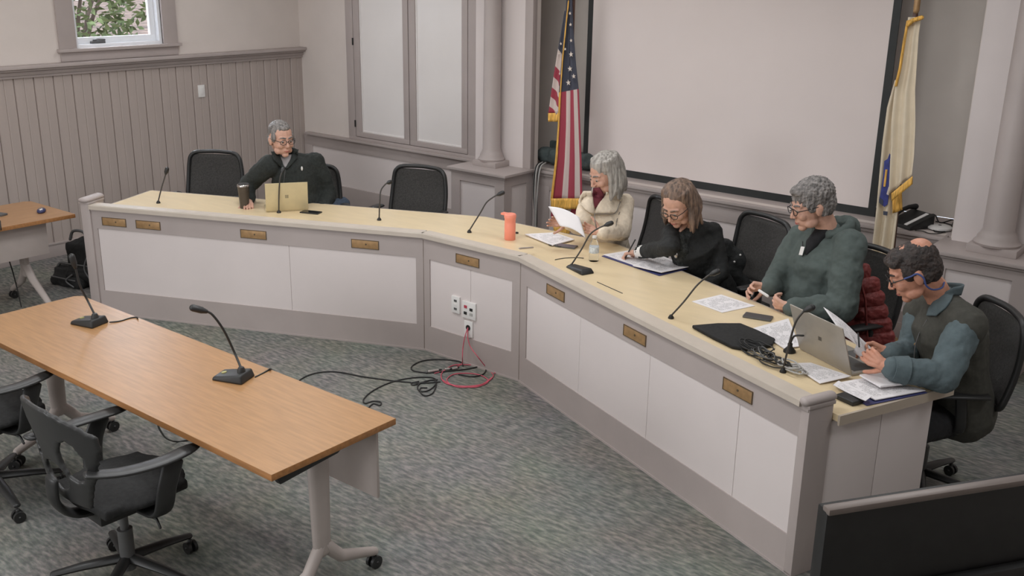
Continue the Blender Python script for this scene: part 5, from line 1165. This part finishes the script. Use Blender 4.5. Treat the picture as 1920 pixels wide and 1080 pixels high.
jk = vox(mb, 'draped_jacket', M_jet, None, .012, 3, [(.06, .03)]); tag(jk, 'dark jacket with white snaps hung on the chair of the woman writing', 'jacket')
for px, py in ((1388, 478), (1377, 491), (1352, 452)): MB().ell(PD(px, py, 6.44), .007).build('snap', M_white, jk, smooth=True)

# 4: man in the green hoodie
J = mkJ(head=(1521, 384, 5.72), neck=(1556, 430, 5.78), chest=(1540, 490, 5.76), waist=(1532, 555, 5.78), pelvis=(1540, 618, 5.88), shR=(1502, 448, 5.90), shL=(1594, 460, 5.66), elR=(1462, 522, 5.80), elL=(1578, 580, 5.50), wrR=(1442, 538, 5.62), wrL=(1482, 576, 5.42))
J.update(legj(J['pelvis'], -113))
root, G, B, side, b = person('man with thick grey hair and half-frame glasses in a green hooded sweatshirt', J, 1.14, M_skin, hands={'R': dict(d=(dirv(-150, -.05)), p=dirv(-60, -.5), t=-1, curl=(.7, .8, .5)), 'L': dict(d=(dirv(175, .03)), p=dirv(90, .3), t=1, curl=(.7, .8, .5))}, headf=Vector((math.cos(math.radians(-133)), math.sin(math.radians(-133)), -.30)))
cf = dirv(-115)
top(root, G, side, M_hood, 'hooded_sweatshirt', tw=(.19, .16), chest=(.205, .155), sl=(.092, .082, .056), belly=.16, fwdv=cf, disp=((.12, .035), (.04, .008)), upper=(.18, .12))
trousers(root, G, M_trous)
hair_short(root, G['head'], B, 1.15, M_hair_grey, full=1.07, disp=.018)
face_parts(root, G['head'], B, 1.14, M_hair_grey)
nk = G['neck']
mb = MB(); 
for k_ in range(11):
    a = -2.3 + 4.6 * k_ / 10; d = -cf * math.cos(a) + side * math.sin(a); mb.ell(nk + d * (.088 + .02 * math.cos(a)) + up * (-.005 + .03 * math.cos(a)), (.032, .032, .036 + .012 * math.cos(a)))
mb.ell(nk - cf * .12 + up * -.0, (.085, .06, .07))
vox(mb, 'hood', M_hood, root, .009, 3, [(.05, .02)])
MB().tube([nk + cf * .05 - up * .0, nk + cf * .12 - up * .07, nk + cf * .15 - up * .12], [(.05, .03), (.042, .03), (.012, .012)], 12, side=side).build('undershirt', M_trous, root, smooth=True)
MB().tube([nk + cf * .165 + side * .02 - up * .085, nk + cf * .185 + side * .01 - up * .13], [(.014, .004)] * 2, 8, side=side, dome=False).build('zip_tab', M_white, root, smooth='auto')
MB().tube([nk + cf * .15 + side * .04 - up * .06, nk + cf * .17 - up * .2], .003, 6).build('zip', M_black, root, smooth=True)
q = PD(1424, 545, 5.42); o = MB().tube([q, q + Vector((.05, .0, -.02))], .008, 8).build('small_object', M_white, None, smooth=True); tag(o, 'small pale object held between the fingers of the man in the hoodie', 'small object')
chp = J['pelvis'] - cf * .02; mesh_chair('black mesh chair under the man in the green hoodie', (chp.x + .04, chp.y, 0), math.radians(-113), H=.98)
# red puffer jacket over the back of his chair
cj = PD(1625, 575, 5.72); pj = thing('puffer_jacket', 'dark red quilted puffer jacket hung over the chair of the man in green', 'jacket', (cj.x, cj.y, 0))
mb = MB(); gl = Vector((cj.x, cj.y, 0))
for k_ in range(6):
    py = 508 + k_ * 25; l = [1590, 1584, 1578, 1570, 1566, 1562][k_]; r = [1622, 1640, 1649, 1655, 1662, 1668][k_]; c_ = [1604, 1612, 1618, 1622, 1625, 1628][k_]
    a, b_ = PD(l, py - 2, 5.76) - gl, PD(r, py + 2, 5.74) - gl; md_ = (a + b_) / 2 - gl * .008
    vb = MB().tube(U([a, md_, b_], 5), [(.053, .032)] * 11, 12, side=(0, 0, 1)); vox(vb, 'quilted_band', M_puffer, pj, .006, 2, [(.025, .016)])
MB().tube([PD(1606, 500, 5.64) - gl, PD(1622, 560, 5.64) - gl, PD(1626, 630, 5.66) - gl], .007, 8).build('seam', M_puffer, pj, smooth=True)
for k_ in range(2):
    MB().ell(PD(1590 - 14 * k_, 648 + k_ * 12, 5.68) - gl, (.05, .05, .05)).build('quilted_fold', M_puffer, pj, smooth=True)

# 5: man in the vest at the right end
J = mkJ(head=(1712, 508, 4.86), neck=(1768, 556, 4.96), chest=(1782, 620, 4.94), waist=(1790, 700, 5.0), pelvis=(1800, 775, 5.08), shR=(1732, 582, 5.10), shL=(1812, 606, 4.80), elR=(1706, 668, 4.98), wrR=(1668, 662, 4.78))
J['elL'] = P(1768, 706, .825); J['wrL'] = P(1668, 690, .86)
J.update(legj(J['pelvis'], -120))
hdL = (P(1620, 662, .90) - J['wrL']); 
root, G, B, side, b = person('man with glasses and thinning dark hair in an olive vest reading a page', J, 1.14, M_skin2, hands={'R': dict(d=(dirv(-165, .15)), p=dirv(-80, -.3), t=-1, curl=(.5, .6, .4)), 'L': dict(d=hdL, p=dirv(110, -.1), t=1, curl=(.45, .6, .4))}, crown=True, headf=Vector((math.cos(math.radians(-152)), math.sin(math.radians(-152)), -.55)))
cf = dirv(-138)
top(root, G, side, M_shirtb, 'shirt', tw=(.155, .125), chest=(.165, .125), sl=(.082, .072, .055), upper=(.15, .09), disp=((.10, .028), (.035, .008)))
gm_ = top(root, G, side, M_vest, 'vest', tw=(.175, .145), chest=(.195, .155), sl=(.098, .05, .04), upper=(.185, .13), shf=1.35, sleeves='', disp=((.10, .02),))
trousers(root, G, M_trous)
hair_short(root, G['head'], B, 1.14, M_hair_dark, bald=True, disp=.009)
face_parts(root, G['head'], B, 1.14, M_hair_dark)
nk = G['neck']; collar(M_shirtb, nk + up * .025, cf, side, .072, .05, 'shirt_collar', .26, .12)
T = lambda x, y, z: G['head'] + B @ (Vector((x, y, z)) * 1.14)
sf = Surf(gm_)
on(sf, 'collar_flap', [(548, 1768, 1790), (562, 1754, 1784), (578, 1742, 1772), (592, 1738, 1756)], M_shirtb, root, .016, .010)
seam(sf, 'vest_zip', [(1738, 600), (1724, 625), (1716, 650), (1714, 672)], .003, M_shade, root); seam(sf, 'zip_pull', [(1716, 644), (1712, 652)], .004, M_brass, root, .008)
MB().tube(U([T(-.084, .045, .012), T(-.088, .02, .012), T(-.092, -.004, .014), T(-.096, -.02, -.01), T(-.092, -.018, -.045), T(-.082, -.035, -.075), T(-.06, -.07, -.09), T(0, -.09, -.095)], 5), .0042, 8).build('ear_loop', M_steelb, root, smooth=True)
w = G['wrL']; e = G['elL']; MB().tube([w.lerp(e, .30), w.lerp(e, .04)], [.068, .056], 16, dome=False).build('turned_cuff', M_shirtb, root, smooth='auto')
for (a, b_, c_, d_, la) in (((1545, 577), (1655, 662), (1640, 668), (1600, 640), 'white page held up by the man in the vest'),):
    A_, B_, C_, D_2 = PD(1544, 576, 4.74), PD(1612, 632, 4.70), PD(1626, 668, 4.64), PD(1580, 628, 4.62)
    def hp(u, v): return A_.lerp(B_, u).lerp(D_2.lerp(C_, u), v) + Vector((0, 0, .01 * math.sin(PI * u)))
    o = MB().sheet(hp, 8, 8, .0015).build('held_page', M_print, None, smooth=True); tag(o, la, 'paper')
A2_, B2_, C2_, D3_ = PD(1612, 632, 4.74), PD(1655, 672, 4.76), PD(1640, 690, 4.70), PD(1600, 660, 4.68)
o = MB().sheet(lambda u, v: A2_.lerp(B2_, u).lerp(D3_.lerp(C2_, u), v), 6, 6, .0015).build('held_page', M_paper, None, smooth=True); tag(o, 'second white page under the hands of the man in the vest', 'paper')
p0_, p1_ = PD(1609, 625, 4.66), PD(1611, 650, 4.62); o = MB().tube([p0_, p1_], .004, 8).build('pen', M_black, None, smooth=True); tag(o, 'black pen held against the page by the man in the vest', 'pen')
chp = J['pelvis']; mesh_chair('black mesh chair under the man in the vest at the right end', (chp.x - .145, chp.y - .01, 0), math.radians(-140), H=.98, wd=.50)
